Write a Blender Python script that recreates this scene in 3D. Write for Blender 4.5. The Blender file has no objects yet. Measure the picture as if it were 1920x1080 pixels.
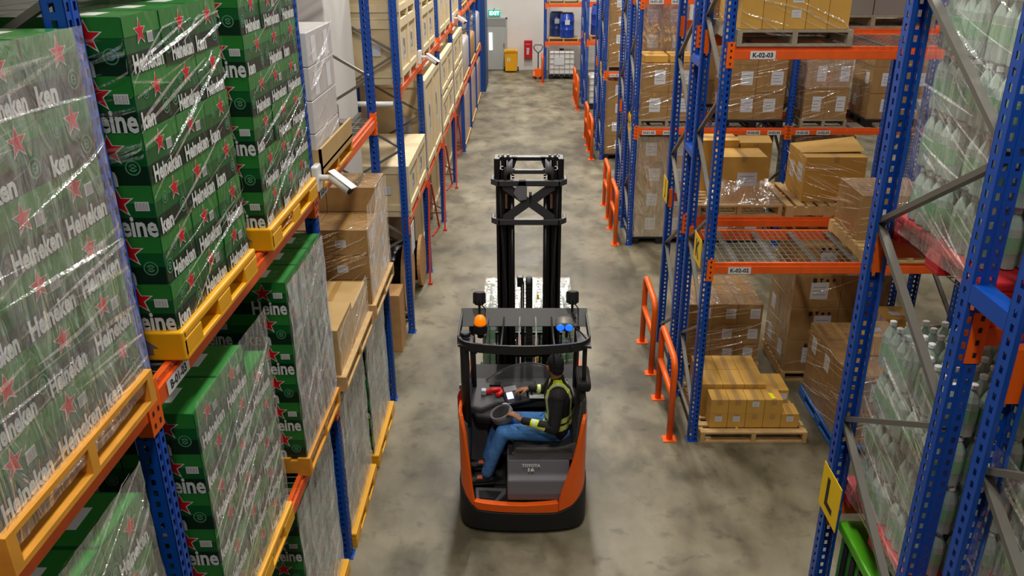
import bpy, bmesh, math, random
from mathutils import Vector, Matrix, noise

# ---------------------------------------------------------------- camera, world, light, exposure
SC = bpy.context.scene
COL = SC.collection
cam_d = bpy.data.cameras.new('camera'); CAM = bpy.data.objects.new('camera', cam_d); COL.objects.link(CAM)
CAM.location = (0, 0, 5.4); CAM.rotation_euler = (math.radians(90 - 23.25), 0, 0)
cam_d.sensor_width = 36; cam_d.lens = 1557 / 1920 * 36; cam_d.shift_x = -29 / 1920
cam_d.clip_end = 200
SC.camera = CAM
wd = bpy.data.worlds.new('world'); SC.world = wd; wd.use_nodes = True
wd.node_tree.nodes['Background'].inputs[0].default_value = (1.0, 0.96, 0.9, 1)
wd.node_tree.nodes['Background'].inputs[1].default_value = 0.05
SC.view_settings.view_transform = 'Standard'; SC.view_settings.look = 'None'
SC.view_settings.gamma = 1; SC.view_settings.use_curve_mapping = False
SC.view_settings.exposure = 0.0
SC.cycles.use_denoising = True
SC.cycles.max_bounces = 8; SC.cycles.transparent_max_bounces = 24
SC.cycles.sample_clamp_indirect = 4.0
SC.cycles.caustics_reflective = False; SC.cycles.caustics_refractive = False

def lamp(x, y, z, p, sx, sy, tgt=None, col=(1.0, 0.95, 0.87)):
    d = bpy.data.lights.new('high_bay_lamp', 'AREA'); d.shape = 'RECTANGLE'; d.size = sx; d.size_y = sy
    d.energy = p; d.color = col
    o = bpy.data.objects.new('high_bay_lamp', d); COL.objects.link(o); o.location = (x, y, z)
    if tgt:
        o.rotation_euler = (Vector(tgt) - Vector((x, y, z))).to_track_quat('-Z', 'Y').to_euler()
    return o
# one row of high-bay lamps down the main aisle, one over every cross aisle
for y, p in ((4.2, 230), (10.0, 310), (15.0, 360), (20.0, 390), (25.0, 410), (30.0, 420), (34.0, 200)):
    lamp(0.0, y, 9.6, p, 0.5, 1.3)
lamp(0.0, -0.5, 9.6, 215, 0.5, 1.3)
for y in (6.2, 12.6, 18.9, 25.2, 31.5):
    for x in (4.2, 9.0):
        lamp(x, y, 9.6, 80, 1.3, 0.5)
lamp(4.2, 0.2, 9.6, 60, 1.3, 0.5)

# ---------------------------------------------------------------- helpers
def lin(h):
    h = h.lstrip('#'); r = []
    for i in (0, 2, 4):
        c = int(h[i:i+2], 16) / 255
        r.append(c / 12.92 if c <= .04045 else ((c + .055) / 1.055) ** 2.4)
    return tuple(r) + (1,)

MATS = {}
def mat(name, col, rough=.5, metal=0, coat=0, bump=None, spec=.5, noise_amt=0, nscale=6, emis=None, alpha=None, trans=0, coat_bump=None, coat_rough=.12):
    """procedural principled material: optional colour mottling, bump and wrinkled clear coat"""
    if name in MATS: return MATS[name]
    m = bpy.data.materials.new(name); m.use_nodes = True; nt = m.node_tree; N = nt.nodes; Lk = nt.links
    p = N['Principled BSDF']; c = lin(col) if isinstance(col, str) else col
    p.inputs['Base Color'].default_value = c; p.inputs['Roughness'].default_value = rough
    p.inputs['Metallic'].default_value = metal; p.inputs['Specular IOR Level'].default_value = spec
    p.inputs['Coat Weight'].default_value = coat; p.inputs['Coat Roughness'].default_value = coat_rough
    p.inputs['Transmission Weight'].default_value = trans
    if alpha is not None: p.inputs['Alpha'].default_value = alpha
    if emis:
        p.inputs['Emission Color'].default_value = lin(emis[0]); p.inputs['Emission Strength'].default_value = emis[1]
    tc = N.new('ShaderNodeTexCoord')
    if noise_amt:
        t = N.new('ShaderNodeTexNoise'); t.inputs['Scale'].default_value = nscale; t.inputs['Detail'].default_value = 5
        Lk.new(tc.outputs['Object'], t.inputs['Vector'])
        mr = N.new('ShaderNodeMapRange'); mr.inputs['From Min'].default_value = .3; mr.inputs['From Max'].default_value = .7
        mr.inputs['To Min'].default_value = 1 - noise_amt; mr.inputs['To Max'].default_value = 1 + noise_amt
        Lk.new(t.outputs['Fac'], mr.inputs['Value'])
        mx = N.new('ShaderNodeMix'); mx.data_type = 'RGBA'; mx.blend_type = 'MULTIPLY'; mx.inputs[0].default_value = 1
        mx.inputs[6].default_value = c; Lk.new(mr.outputs['Result'], mx.inputs[7]); Lk.new(mx.outputs[2], p.inputs['Base Color'])
    if bump:
        t = N.new('ShaderNodeTexNoise'); t.inputs['Scale'].default_value = bump[0]; t.inputs['Detail'].default_value = 3
        Lk.new(tc.outputs['Object'], t.inputs['Vector'])
        b = N.new('ShaderNodeBump'); b.inputs['Strength'].default_value = bump[1]; b.inputs['Distance'].default_value = .02
        Lk.new(t.outputs['Fac'], b.inputs['Height']); Lk.new(b.outputs['Normal'], p.inputs['Normal'])
    if coat_bump:
        mp = N.new('ShaderNodeMapping'); mp.inputs['Rotation'].default_value = (.5, .6, .4); mp.inputs['Scale'].default_value = (1, 1, .35)
        Lk.new(tc.outputs['Object'], mp.inputs['Vector'])
        t = N.new('ShaderNodeTexNoise'); t.inputs['Scale'].default_value = coat_bump[0]; t.inputs['Detail'].default_value = 2
        t.inputs['Distortion'].default_value = 1.2
        Lk.new(mp.outputs['Vector'], t.inputs['Vector'])
        b = N.new('ShaderNodeBump'); b.inputs['Strength'].default_value = coat_bump[1]; b.inputs['Distance'].default_value = .03
        Lk.new(t.outputs['Fac'], b.inputs['Height']); Lk.new(b.outputs['Normal'], p.inputs['Coat Normal'])
    MATS[name] = m
    return m

def film_mat(name, clear, haze, glint, rough=.12, bs=9, bump=.6, col=(.82, .84, .84, 1)):
    """stretch film: mostly clear, a little milky haze, wrinkled gloss"""
    m = bpy.data.materials.new(name); m.use_nodes = True; nt = m.node_tree; N = nt.nodes; Lk = nt.links
    N.remove(N['Principled BSDF'])
    tc = N.new('ShaderNodeTexCoord')
    mp = N.new('ShaderNodeMapping'); mp.inputs['Rotation'].default_value = (.6, .3, .5); mp.inputs['Scale'].default_value = (1, 1, .3)
    Lk.new(tc.outputs['Object'], mp.inputs['Vector'])
    t = N.new('ShaderNodeTexNoise'); t.inputs['Scale'].default_value = bs; t.inputs['Detail'].default_value = 3; t.inputs['Distortion'].default_value = 1.5
    Lk.new(mp.outputs['Vector'], t.inputs['Vector'])
    b = N.new('ShaderNodeBump'); b.inputs['Strength'].default_value = bump; b.inputs['Distance'].default_value = .04
    Lk.new(t.outputs['Fac'], b.inputs['Height'])
    tr = N.new('ShaderNodeBsdfTransparent'); tr.inputs[0].default_value = (clear, clear, clear, 1)
    df = N.new('ShaderNodeBsdfDiffuse'); Lk.new(b.outputs['Normal'], df.inputs['Normal'])
    mr = N.new('ShaderNodeMapRange'); mr.inputs['From Min'].default_value = .3; mr.inputs['From Max'].default_value = .75
    mr.inputs['To Min'].default_value = haze * .5; mr.inputs['To Max'].default_value = haze * 1.5
    Lk.new(t.outputs['Fac'], mr.inputs['Value'])
    mc = N.new('ShaderNodeMix'); mc.data_type = 'RGBA'; mc.inputs[6].default_value = (0, 0, 0, 1); mc.inputs[7].default_value = col
    Lk.new(mr.outputs['Result'], mc.inputs[0]); Lk.new(mc.outputs[2], df.inputs['Color'])
    gl = N.new('ShaderNodeBsdfGlossy'); gl.inputs['Color'].default_value = (glint, glint, glint, 1); gl.inputs['Roughness'].default_value = rough; Lk.new(b.outputs['Normal'], gl.inputs['Normal'])
    a1 = N.new('ShaderNodeAddShader'); a2 = N.new('ShaderNodeAddShader')
    Lk.new(tr.outputs[0], a1.inputs[0]); Lk.new(df.outputs[0], a1.inputs[1]); Lk.new(a1.outputs[0], a2.inputs[0]); Lk.new(gl.outputs[0], a2.inputs[1])
    Lk.new(a2.outputs[0], N['Material Output'].inputs['Surface'])
    MATS[name] = m
    return m

def upright_mat():
    """blue paint with the punched slots of a rack upright (real holes, one sees through them)"""
    m = bpy.data.materials.new('upright_blue'); m.use_nodes = True; nt = m.node_tree; N = nt.nodes; Lk = nt.links
    p = N['Principled BSDF']; p.inputs['Base Color'].default_value = lin('#0c4cae'); p.inputs['Roughness'].default_value = .38
    tc = N.new('ShaderNodeTexCoord'); sx = N.new('ShaderNodeSeparateXYZ'); Lk.new(tc.outputs['Object'], sx.inputs[0])
    def M(op, a, b=None):
        n = N.new('ShaderNodeMath'); n.operation = op
        for i, v in enumerate((a, b)):
            if v is None: continue
            if isinstance(v, (int, float)): n.inputs[i].default_value = v
            else: Lk.new(v, n.inputs[i])
        return n.outputs[0]
    X, Y, Z = sx.outputs
    zf = M('LESS_THAN', M('ABSOLUTE', M('SUBTRACT', M('FRACT', M('MULTIPLY', Z, 16.6)), .5)), .27)
    ay = M('ABSOLUTE', Y)
    w = M('MULTIPLY', M('GREATER_THAN', X, -.01), M('LESS_THAN', M('ABSOLUTE', M('SUBTRACT', ay, .026)), .010))
    f = M('MULTIPLY', M('GREATER_THAN', ay, .045), M('LESS_THAN', M('ABSOLUTE', M('ADD', X, .045)), .011))
    h = M('MULTIPLY', zf, M('MAXIMUM', w, f))
    tr = N.new('ShaderNodeBsdfTransparent'); mx = N.new('ShaderNodeMixShader')
    Lk.new(h, mx.inputs[0]); Lk.new(p.outputs[0], mx.inputs[1]); Lk.new(tr.outputs[0], mx.inputs[2])
    Lk.new(mx.outputs[0], N['Material Output'].inputs['Surface'])
    MATS['upright_blue'] = m
    return m

ORG = {}
class MB:
    """collects shapes and links them as ONE mesh object"""
    def __init__(s): s.v = []; s.f = []; s.m = []
    def add(s, vs, fs, mi=0):
        b = len(s.v); s.v += [tuple(x) for x in vs]; s.f += [tuple(b + i for i in f) for f in fs]; s.m += [mi] * len(fs); return s
    def box(s, x0, x1, y0, y1, z0, z1, mi=0, M=None):
        vs = [Vector((x, y, z)) for z in (z0, z1) for y in (y0, y1) for x in (x0, x1)]
        if M is not None: vs = [M @ v for v in vs]
        return s.add(vs, [(0, 2, 3, 1), (4, 5, 7, 6), (0, 1, 5, 4), (2, 6, 7, 3), (0, 4, 6, 2), (1, 3, 7, 5)], mi)
    def bar(s, a, b, w, h, mi=0, up=(0, 0, 1)):
        a = Vector(a); b = Vector(b); d = (b - a).normalized(); u = Vector(up)
        if abs(d.dot(u)) > .95: u = Vector((1, 0, 0))
        r = d.cross(u).normalized(); u = r.cross(d)
        vs = [p + r * (i * w / 2) + u * (j * h / 2) for p in (a, b) for i, j in ((-1, -1), (1, -1), (1, 1), (-1, 1))]
        return s.add(vs, [(0, 3, 2, 1), (4, 5, 6, 7), (0, 1, 5, 4), (1, 2, 6, 5), (2, 3, 7, 6), (3, 0, 4, 7)], mi)
    def tube(s, pts, r, n=10, mi=0, caps=True):
        pts = [Vector(p) for p in pts]; rs = r if isinstance(r, (list, tuple)) else [r] * len(pts)
        vs = []; fs = []; pu = None
        for i, p in enumerate(pts):
            d = (pts[min(i + 1, len(pts) - 1)] - pts[max(i - 1, 0)]).normalized()
            u = pu if pu is not None else (Vector((0, 0, 1)) if abs(d.z) < .9 else Vector((1, 0, 0)))
            r1 = d.cross(u)
            if r1.length < 1e-4: r1 = d.orthogonal()
            r1.normalize(); u = r1.cross(d); pu = u
            vs += [p + (r1 * math.cos(2 * math.pi * k / n) + u * math.sin(2 * math.pi * k / n)) * rs[i] for k in range(n)]
        for i in range(len(pts) - 1):
            for k in range(n):
                a = i * n + k; b = i * n + (k + 1) % n
                fs.append((a, b, b + n, a + n))
        if caps: fs += [tuple(range(n))[::-1], tuple(range((len(pts) - 1) * n, len(pts) * n))]
        return s.add(vs, fs, mi)
    def lathe(s, prof, c=(0, 0, 0), n=16, mi=0, M=None):
        vs = []; fs = []; c = Vector(c)
        for r, z in prof:
            for k in range(n):
                v = Vector((r * math.cos(2 * math.pi * k / n), r * math.sin(2 * math.pi * k / n), z))
                vs.append(((M @ v) if M is not None else v) + c)
        for i in range(len(prof) - 1):
            for k in range(n):
                a = i * n + k; b = i * n + (k + 1) % n
                fs.append((a, b, b + n, a + n))
        fs += [tuple(range(n))[::-1], tuple(range((len(prof) - 1) * n, len(prof) * n))]
        return s.add(vs, fs, mi)
    def prism(s, poly, o, ax, ay, d, mi=0):
        """polygon in the plane (o, ax, ay) pushed out along d"""
        o = Vector(o); ax = Vector(ax); ay = Vector(ay); d = Vector(d); n = len(poly)
        a = [o + ax * x + ay * y for x, y in poly]; b = [p + d for p in a]
        return s.add(a + b, [tuple(range(n))[::-1], tuple(range(n, 2 * n))] + [(i, (i + 1) % n, n + (i + 1) % n, n + i) for i in range(n)], mi)
    def flat(s, tris, o, ax, ay, mi=0):
        vs2, fs2 = tris; o = Vector(o); ax = Vector(ax); ay = Vector(ay)
        return s.add([o + ax * x + ay * y for x, y in vs2], fs2, mi)
    def rect(s, o, ax, ay, x0, x1, y0, y1, mi=0):
        return s.flat(([(x0, y0), (x1, y0), (x1, y1), (x0, y1)], [(0, 1, 2, 3)]), o, ax, ay, mi)
    def grid(s, fn, nu, nv, mi=0):
        vs = [fn(i / nu, j / nv) for j in range(nv + 1) for i in range(nu + 1)]; w = nu + 1
        return s.add(vs, [(j * w + i, j * w + i + 1, (j + 1) * w + i + 1, (j + 1) * w + i) for j in range(nv) for i in range(nu)], mi)
    def mesh(s, name, mats, org=(0, 0, 0), smooth=False):
        me = bpy.data.meshes.new(name); o = Vector(org)
        me.from_pydata([tuple(Vector(v) - o) for v in s.v], [], s.f)
        for m in (mats if isinstance(mats, (list, tuple)) else [mats]): me.materials.append(MATS[m] if isinstance(m, str) else m)
        me.polygons.foreach_set('material_index', s.m)
        if smooth: me.polygons.foreach_set('use_smooth', [True] * len(me.polygons))
        me.update(); return me
    def build(s, name, mats, parent=None, bevel=0, smooth=False, seg=2, fix=False, solid=0):
        """top level: origin at the base centre of the shape; child: same frame as its root"""
        if parent is not None: org = ORG[parent.name]
        else:
            xs = [v[0] for v in s.v]; ys = [v[1] for v in s.v]; zs = [v[2] for v in s.v]
            org = Vector(((min(xs) + max(xs)) / 2, (min(ys) + max(ys)) / 2, min(zs)))
        me = s.mesh(name, mats, org, smooth)
        if fix:
            bm = bmesh.new(); bm.from_mesh(me); bmesh.ops.recalc_face_normals(bm, faces=bm.faces); bm.to_mesh(me); bm.free()
        o = bpy.data.objects.new(name, me); COL.objects.link(o); ORG[o.name] = Vector(org)
        if parent is not None: o.parent = parent
        else: o.location = org
        if solid:
            k = o.modifiers.new('solid', 'SOLIDIFY'); k.thickness = solid; k.offset = 0
        if bevel:
            k = o.modifiers.new('bevel', 'BEVEL'); k.width = bevel; k.segments = seg; k.limit_method = 'ANGLE'; k.angle_limit = .7
        return o

def tag(o, label, cat, group=None, kind=None):
    o['label'] = label; o['category'] = cat
    if group: o['group'] = group
    if kind: o['kind'] = kind
    return o
def struct(o):
    o['kind'] = 'structure'; return o
def root(name, loc, label=None, cat=None, group=None):
    o = bpy.data.objects.new(name, None); COL.objects.link(o); o.location = loc; ORG[o.name] = Vector(loc)
    o.empty_display_size = .1
    if label: tag(o, label, cat, group)
    return o
def dup(o, loc=None, rz=None, label=None, group=None, parent=None):
    """copy of a thing with copies of its parts and sub-parts (mesh data shared)"""
    c = o.copy(); COL.objects.link(c); c.parent = parent
    if loc is not None: c.location = loc
    if rz is not None: c.rotation_euler = (0, 0, rz)
    if label: c['label'] = label
    if group: c['group'] = group
    for ch in o.children:
        if not ch.name.startswith('stock_label'): dup(ch, parent=c)
    return c
ORD = ['first', 'second', 'third', 'fourth', 'fifth', 'sixth', 'seventh', 'eighth', 'ninth', 'tenth', 'eleventh', 'twelfth']
PI = math.pi
_TX = {}
def text2d(s, size, bold=0.0, sx=1.0):
    """outline of a word as flat polygons, centred on its own box; returns (verts, faces), width, height"""
    k = (s, size, bold, sx)
    if k in _TX: return _TX[k]
    cu = bpy.data.curves.new('word', 'FONT'); cu.body = s; cu.size = size; cu.offset = bold; cu.resolution_u = 2; cu.fill_mode = 'FRONT'
    o = bpy.data.objects.new('word', cu); COL.objects.link(o)
    dg = bpy.context.evaluated_depsgraph_get(); me = bpy.data.meshes.new_from_object(o.evaluated_get(dg))
    vs = [(v.co.x * sx, v.co.y) for v in me.vertices]; fs = [tuple(p.vertices) for p in me.polygons]
    bpy.data.objects.remove(o); bpy.data.curves.remove(cu); bpy.data.meshes.remove(me)
    x0 = min(v[0] for v in vs); x1 = max(v[0] for v in vs); y0 = min(v[1] for v in vs); y1 = max(v[1] for v in vs)
    vs = [(x - (x0 + x1) / 2, y - (y0 + y1) / 2) for x, y in vs]
    _TX[k] = ((vs, fs), x1 - x0, y1 - y0)
    return _TX[k]
def star2d(r):
    vs = [(0, 0)] + [((r if k % 2 == 0 else r * .40) * math.sin(k * PI / 5), (r if k % 2 == 0 else r * .40) * math.cos(k * PI / 5)) for k in range(10)]
    return vs, [(0, 1 + (k + 1) % 10, 1 + k) for k in range(10)]
def disc2d(r, n=12, r0=0):
    if r0 == 0: return [(r * math.cos(2 * PI * k / n), r * math.sin(2 * PI * k / n)) for k in range(n)], [tuple(range(n))]
    vs = [(q * math.cos(2 * PI * k / n), q * math.sin(2 * PI * k / n)) for q in (r0, r) for k in range(n)]
    return vs, [(k, n + k, n + (k + 1) % n, (k + 1) % n) for k in range(n)]
def off(tr, dx, dy): return [(x + dx, y + dy) for x, y in tr[0]], tr[1]

# ---------------------------------------------------------------- materials
upright_mat()
mat('blue_paint', '#0c4cae', .38)
mat('orange_beam', '#ee6220', .42, noise_amt=.08, nscale=9)
mat('orange_guard', '#ff6a14', .35)
mat('steel_grey', '#74726b', .45, metal=.3)
mat('galv', '#a9aaa6', .4, metal=.6)
mat('dark_brace', '#66645e', .5, metal=.2)
mat('white_paper', '#dedfe0', .6)
mat('label_paper', '#cfd2d8', .6)
mat('ink', '#1c1c1e', .6)
mat('greyink', '#6f6a66', .7)
mat('carton', '#ad8547', .75, noise_amt=.10, nscale=5)
mat('carton_pale', '#bb9a63', .75, noise_amt=.10, nscale=5)
mat('carton_wrap', '#a07c4b', .6, noise_amt=.12, nscale=4, coat=1, coat_bump=(9, 1.2), coat_rough=.12)
mat('carton_yellow', '#c99b46', .7, noise_amt=.08, nscale=4)
mat('tape', '#b08a50', .3, coat=.4)
mat('wood', '#c3a06a', .75, noise_amt=.16, nscale=8, bump=(30, .15))
mat('wood_grey', '#9a907c', .8, noise_amt=.18, nscale=8, bump=(30, .15))
mat('wood_orange', '#d9962f', .6, noise_amt=.12, nscale=8)
mat('crate_wood', '#e4d2aa', .7, noise_amt=.07, nscale=6)
mat('crate_ply', '#dcc79c', .7, noise_amt=.08, nscale=3)
mat('ply', '#b98d5a', .7, noise_amt=.12, nscale=6)
mat('yellow_plastic', '#e8a70e', .4, noise_amt=.05)
mat('red_plastic', '#c3262c', .45)
mat('blue_plastic', '#1c5fae', .4)
mat('drum_blue', '#0d3fa8', .25, coat=.3)
mat('beer_green', '#0d5b28', .42, coat=.55, coat_bump=(7, .55), noise_amt=.06)
mat('beer_light', '#2a7e32', .42, coat=.55, coat_bump=(7, .55), noise_amt=.10)
mat('beer_dark', '#0a2a19', .42, coat=.5, coat_bump=(7, .55))
mat('beer_red', '#d0141c', .45, coat=.3, coat_bump=(7, .5))
mat('beer_white', '#d8dcd8', .5, coat=.3, coat_bump=(7, .5))
mat('beer_grey', '#a6a0a6', .5, coat=.3, coat_bump=(7, .5))
mat('beer_pale', '#4f8f66', .5, coat=.4, coat_bump=(7, .5))
film_mat('film', .84, .11, .26, .10)
film_mat('film_strip', .70, .12, .55, .07, 14)
film_mat('film_mid', .76, .15, .32, .10, 9, .8)
film_mat('film_thick', .50, .25, .30, .16, 5, .6)
film_mat('film_silver', .60, .11, .60, .10, 5, 1.0, (.8, .78, .75, 1))
mat('bottle_green', '#a9bfb2', .15, coat=.8, trans=.15, noise_amt=.25, nscale=7)
mat('bottle_label', '#7fb088', .4, coat=.3)
mat('cap_white', '#e6ebe8', .35)
mat('pack_film', '#c9d6cf', .2, coat=.5, trans=.2)
mat('white_box', '#cfccc9', .45, coat=.5, coat_bump=(8, .7), noise_amt=.05)
mat('black', '#141416', .5)
mat('black_gloss', '#0d0d0f', .22, coat=.5, coat_bump=(6, .6))
mat('rubber', '#1b1b1c', .8)
mat('white_plastic', '#e4e4e2', .4)
mat('red_paint', '#b81420', .4)
mat('red_strap', '#c2301f', .5)
mat('yellow_sign', '#f0c800', .5)
mat('wall_white', '#dcd9d4', .8, noise_amt=.03, nscale=1.5)
mat('door_grey', '#a9aeac', .55)
# ---------------------------------------------------------------- the hall
def concrete():
    m = bpy.data.materials.new('concrete'); m.use_nodes = True; nt = m.node_tree; N = nt.nodes; Lk = nt.links
    p = N['Principled BSDF']; tc = N.new('ShaderNodeTexCoord')
    def ns(sc, det, dist=0, stretch=None):
        t = N.new('ShaderNodeTexNoise'); t.inputs['Scale'].default_value = sc; t.inputs['Detail'].default_value = det; t.inputs['Distortion'].default_value = dist
        if stretch:
            mp = N.new('ShaderNodeMapping'); mp.inputs['Scale'].default_value = stretch; Lk.new(tc.outputs['Object'], mp.inputs['Vector']); Lk.new(mp.outputs['Vector'], t.inputs['Vector'])
        else: Lk.new(tc.outputs['Object'], t.inputs['Vector'])
        return t.outputs['Fac']
    def ramp(f, stops):
        r = N.new('ShaderNodeValToRGB'); Lk.new(f, r.inputs[0]); e = r.color_ramp.elements
        e[0].position, e[0].color = stops[0][0], lin(stops[0][1]); e[1].position, e[1].color = stops[-1][0], lin(stops[-1][1])
        for q, c in stops[1:-1]:
            x = e.new(q); x.color = lin(c)
        return r.outputs[0]
    def mul(a, b, f=1):
        x = N.new('ShaderNodeMix'); x.data_type = 'RGBA'; x.blend_type = 'MULTIPLY'; x.inputs[0].default_value = f
        Lk.new(a, x.inputs[6]); Lk.new(b, x.inputs[7]); return x.outputs[2]
    base = ramp(ns(.9, 7, .2), [(.32, '#7d7662'), (.5, '#8f8872'), (.68, '#a29a83')])
    fine = ramp(ns(2.4, 10, .25, (1, .6, 1)), [(.36, '#aeaba1'), (.5, '#e4e1da'), (.64, '#ffffff')])
    spots = ramp(ns(5, 8, .3), [(.30, '#c4c2bc'), (.42, '#ffffff'), (.8, '#ffffff')])
    big = ramp(ns(.22, 3), [(.3, '#c9c7c0'), (.6, '#ffffff')])
    Lk.new(mul(mul(mul(base, fine), spots, .8), big), p.inputs['Base Color'])
    rr = N.new('ShaderNodeMapRange'); rr.inputs['To Min'].default_value = .30; rr.inputs['To Max'].default_value = .62
    Lk.new(ns(2.2, 6, .5), rr.inputs['Value']); Lk.new(rr.outputs[0], p.inputs['Roughness'])
    b = N.new('ShaderNodeBump'); b.inputs['Strength'].default_value = .12; b.inputs['Distance'].default_value = .01
    Lk.new(ns(18, 5), b.inputs['Height']); Lk.new(b.outputs['Normal'], p.inputs['Normal'])
    MATS['concrete'] = m
concrete()
XW = -3.35; YE = 36.0; XE = 17.0
struct(MB().box(XW - .2, XE, -5, YE + .2, -.15, 0).build('floor', 'concrete'))
struct(MB().box(XW - .2, XW, -5, YE + .2, 0, 11).build('wall_left', 'wall_white'))
struct(MB().box(XW, XE, YE, YE + .2, 0, 11).build('wall_back', 'wall_white'))
struct(MB().box(XE, XE + .2, -5, YE + .2, 0, 11).build('wall_right', 'wall_white'))
# building column standing in the gap of the beer-side row
struct(MB().box(XW, -2.20, 9.42, 10.84, 0, 11).build('column', 'wall_white', bevel=.02))

# door in the end wall
dr = MB().box(-1.66, -.90, YE - .05, YE - .01, .02, 2.06, 0).box(-1.66, -.90, YE - .06, YE - .05, 1.78, 2.06, 1)
d = struct(dr.build('door_1', ['door_grey', mat('door_head', '#8d918f', .6)]))
MB().box(-1.60, -1.47, YE - .075, YE - .05, .82, 1.52, 0).build('vision_panel', [mat('glow_glass', '#f2f4f0', .2, emis=('#ffffff', 1.6))], d)  # pane given its own glow, no lamp stands behind it
MB().box(-1.0, -.96, YE - .10, YE - .06, .95, 1.1, 0).build('handle', ['steel_grey'], d)
MB().box(-1.72, -1.66, YE - .07, YE, 0, 2.12).box(-.90, -.84, YE - .07, YE, 0, 2.12).box(-1.72, -.84, YE - .07, YE, 2.06, 2.12).build('frame', ['door_grey'], d)

# exit sign over the door
ex = root('exit_sign', (-1.36, YE - .1, 2.18), 'lit green exit sign with white letters above the grey door', 'sign')
MB().box(-1.62, -1.12, YE - .08, YE - .02, 2.18, 2.42).build('sign_box', [mat('exit_green', '#2fae96', .4, emis=('#35b8a6', .5))], ex)
t, w, h = text2d('EXIT', .2, .006)
MB().flat(t, (-1.36, YE - .083, 2.30), (1, 0, 0), (0, 0, 1)).build('lettering', [mat('exit_white', '#ffffff', .4, emis=('#ffffff', 1.6))], ex)
MB().bar((-1.37, YE - .05, 2.42), (-1.37, YE - .05, 2.5), .03, .03).build('bracket', 'steel_grey', ex)

# ---------------------------------------------------------------- racking
SLOT = 7.4
def upright_mesh(h=SLOT):
    b = MB()
    b.box(-.004, 0, -.05, .05, 0, h).box(-.085, 0, -.05, -.046, 0, h).box(-.085, 0, .046, .05, 0, h)
    b.box(-.085, -.081, -.05, -.03, 0, h).box(-.085, -.081, .03, .05, 0, h)
    b.box(-.012, .003, -.006, .006, 0, h)
    return b
def make_frame(depth=1.1):
    """local: front face at x=0 looking along +x, going back along -x"""
    r = root('rack_frame', (0, 0, 0))
    a = upright_mesh().build('upright', 'upright_blue', r)
    b = a.copy(); COL.objects.link(b); b.parent = r; b.location = (-depth, 0, 0); b.rotation_euler = (0, 0, PI)
    pl = MB().box(-.10, .02, -.065, .065, 0, .008).build('base_plate', 'blue_paint', r)
    q = pl.copy(); COL.objects.link(q); q.parent = r; q.location = (-depth, 0, 0); q.rotation_euler = (0, 0, PI)
    z = .25; up = True
    MB().bar((-.04, 0, .18), (-depth + .04, 0, .18), .03, .03).build('horizontal_brace', 'steel_grey', r)
    k = 0
    while z + .62 < SLOT:
        p0 = (-.04, 0, z); p1 = (-depth + .04, 0, z + .6)
        if k % 2: p0, p1 = (-depth + .04, 0, z), (-.04, 0, z + .6)
        MB().bar(p0, p1, .028, .042, up=(0, 1, 0)).build('diagonal_brace', 'steel_grey', r)
        z += .62; k += 1
    MB().bar((-.04, 0, SLOT - .15), (-depth + .04, 0, SLOT - .15), .03, .03).build('horizontal_brace', 'steel_grey', r)
    return r
def make_beam(L):
    """local: along y from 0 to L between uprights, front face x=0, top z=0"""
    r = MB().box(-.045, 0, .055, L - .055, -.115, -.03).box(-.045, -.016, .055, L - .055, -.03, 0).build('rack_beam', 'orange_beam')
    ORG[r.name] = Vector((0, 0, 0)); me = r.data
    for v in me.vertices: pass
    return r
def beam(L, lab=None):
    b = MB().box(-.05, -.002, .055, L - .055, -.12, -.035).box(-.05, -.018, .055, L - .055, -.035, 0)
    r = b.build('rack_beam', 'orange_beam', bevel=.004)
    o = Vector(r.location)
    for v in r.data.vertices: v.co += o
    r.location = (0, 0, 0); ORG[r.name] = Vector((0, 0, 0))
    for y in (.0, L):
        s = 1 if y == 0 else -1
        c = MB().box(-.06, .006, y - .012 if s > 0 else y - .06, y + .06 if s > 0 else y + .012, -.20, .04).build('connector', 'orange_guard', r)
        k = MB()
        for z in (-.16, -.10, -.04, .015): k.box(.006, .0075, y + s * .018, y + s * .034, z - .012, z + .012)
        k.build('hook', 'ink', c)
    return r
def deck(L, n=2, dep=1.1):
    b = MB(); y0, y1 = .12, L - .12
    ny = int((y1 - y0) / .07)
    for i in range(ny + 1):
        y = y0 + (y1 - y0) * i / ny; b.box(-dep + .01, -.005, y - .0025, y + .0025, .0, .005)
    for i in range(10):
        x = -.03 - (dep - .06) * i / 9; b.box(x - .0025, x + .0025, y0, y1, .005, .010)
    r = b.build('wire_deck', 'galv'); o = Vector(r.location)
    for v in r.data.vertices: v.co += o
    r.location = (0, 0, 0); ORG[r.name] = Vector((0, 0, 0))
    k = 6 if L > 2.4 else 4
    for i in range(k):
        y = y0 + .18 + (y1 - y0 - .36) * i / (k - 1)
        MB().box(-dep + .03, -.03, y - .022, y + .022, -.03, -.001).build('channel', 'steel_grey', r)
    return r
FR = make_frame(); fr_used = [False]
def frame(x, y, rz, label, group):
    if not fr_used[0]:
        fr_used[0] = True; FR.location = (x, y, 0); FR.rotation_euler = (0, 0, rz); return tag(FR, label, 'rack frame', group)
    f = dup(FR, (x, y, 0), rz); return tag(f, label, 'rack frame', group)
BEAMS = {}; DECKS = {}
def place(cache, fn, L, loc, rz, label, cat, group):
    L = round(L, 2)
    if L not in cache: o = cache[L] = fn(L); o.location = loc; o.rotation_euler = (0, 0, rz)
    else: o = dup(cache[L], loc, rz)
    return tag(o, label, cat, group)
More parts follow.
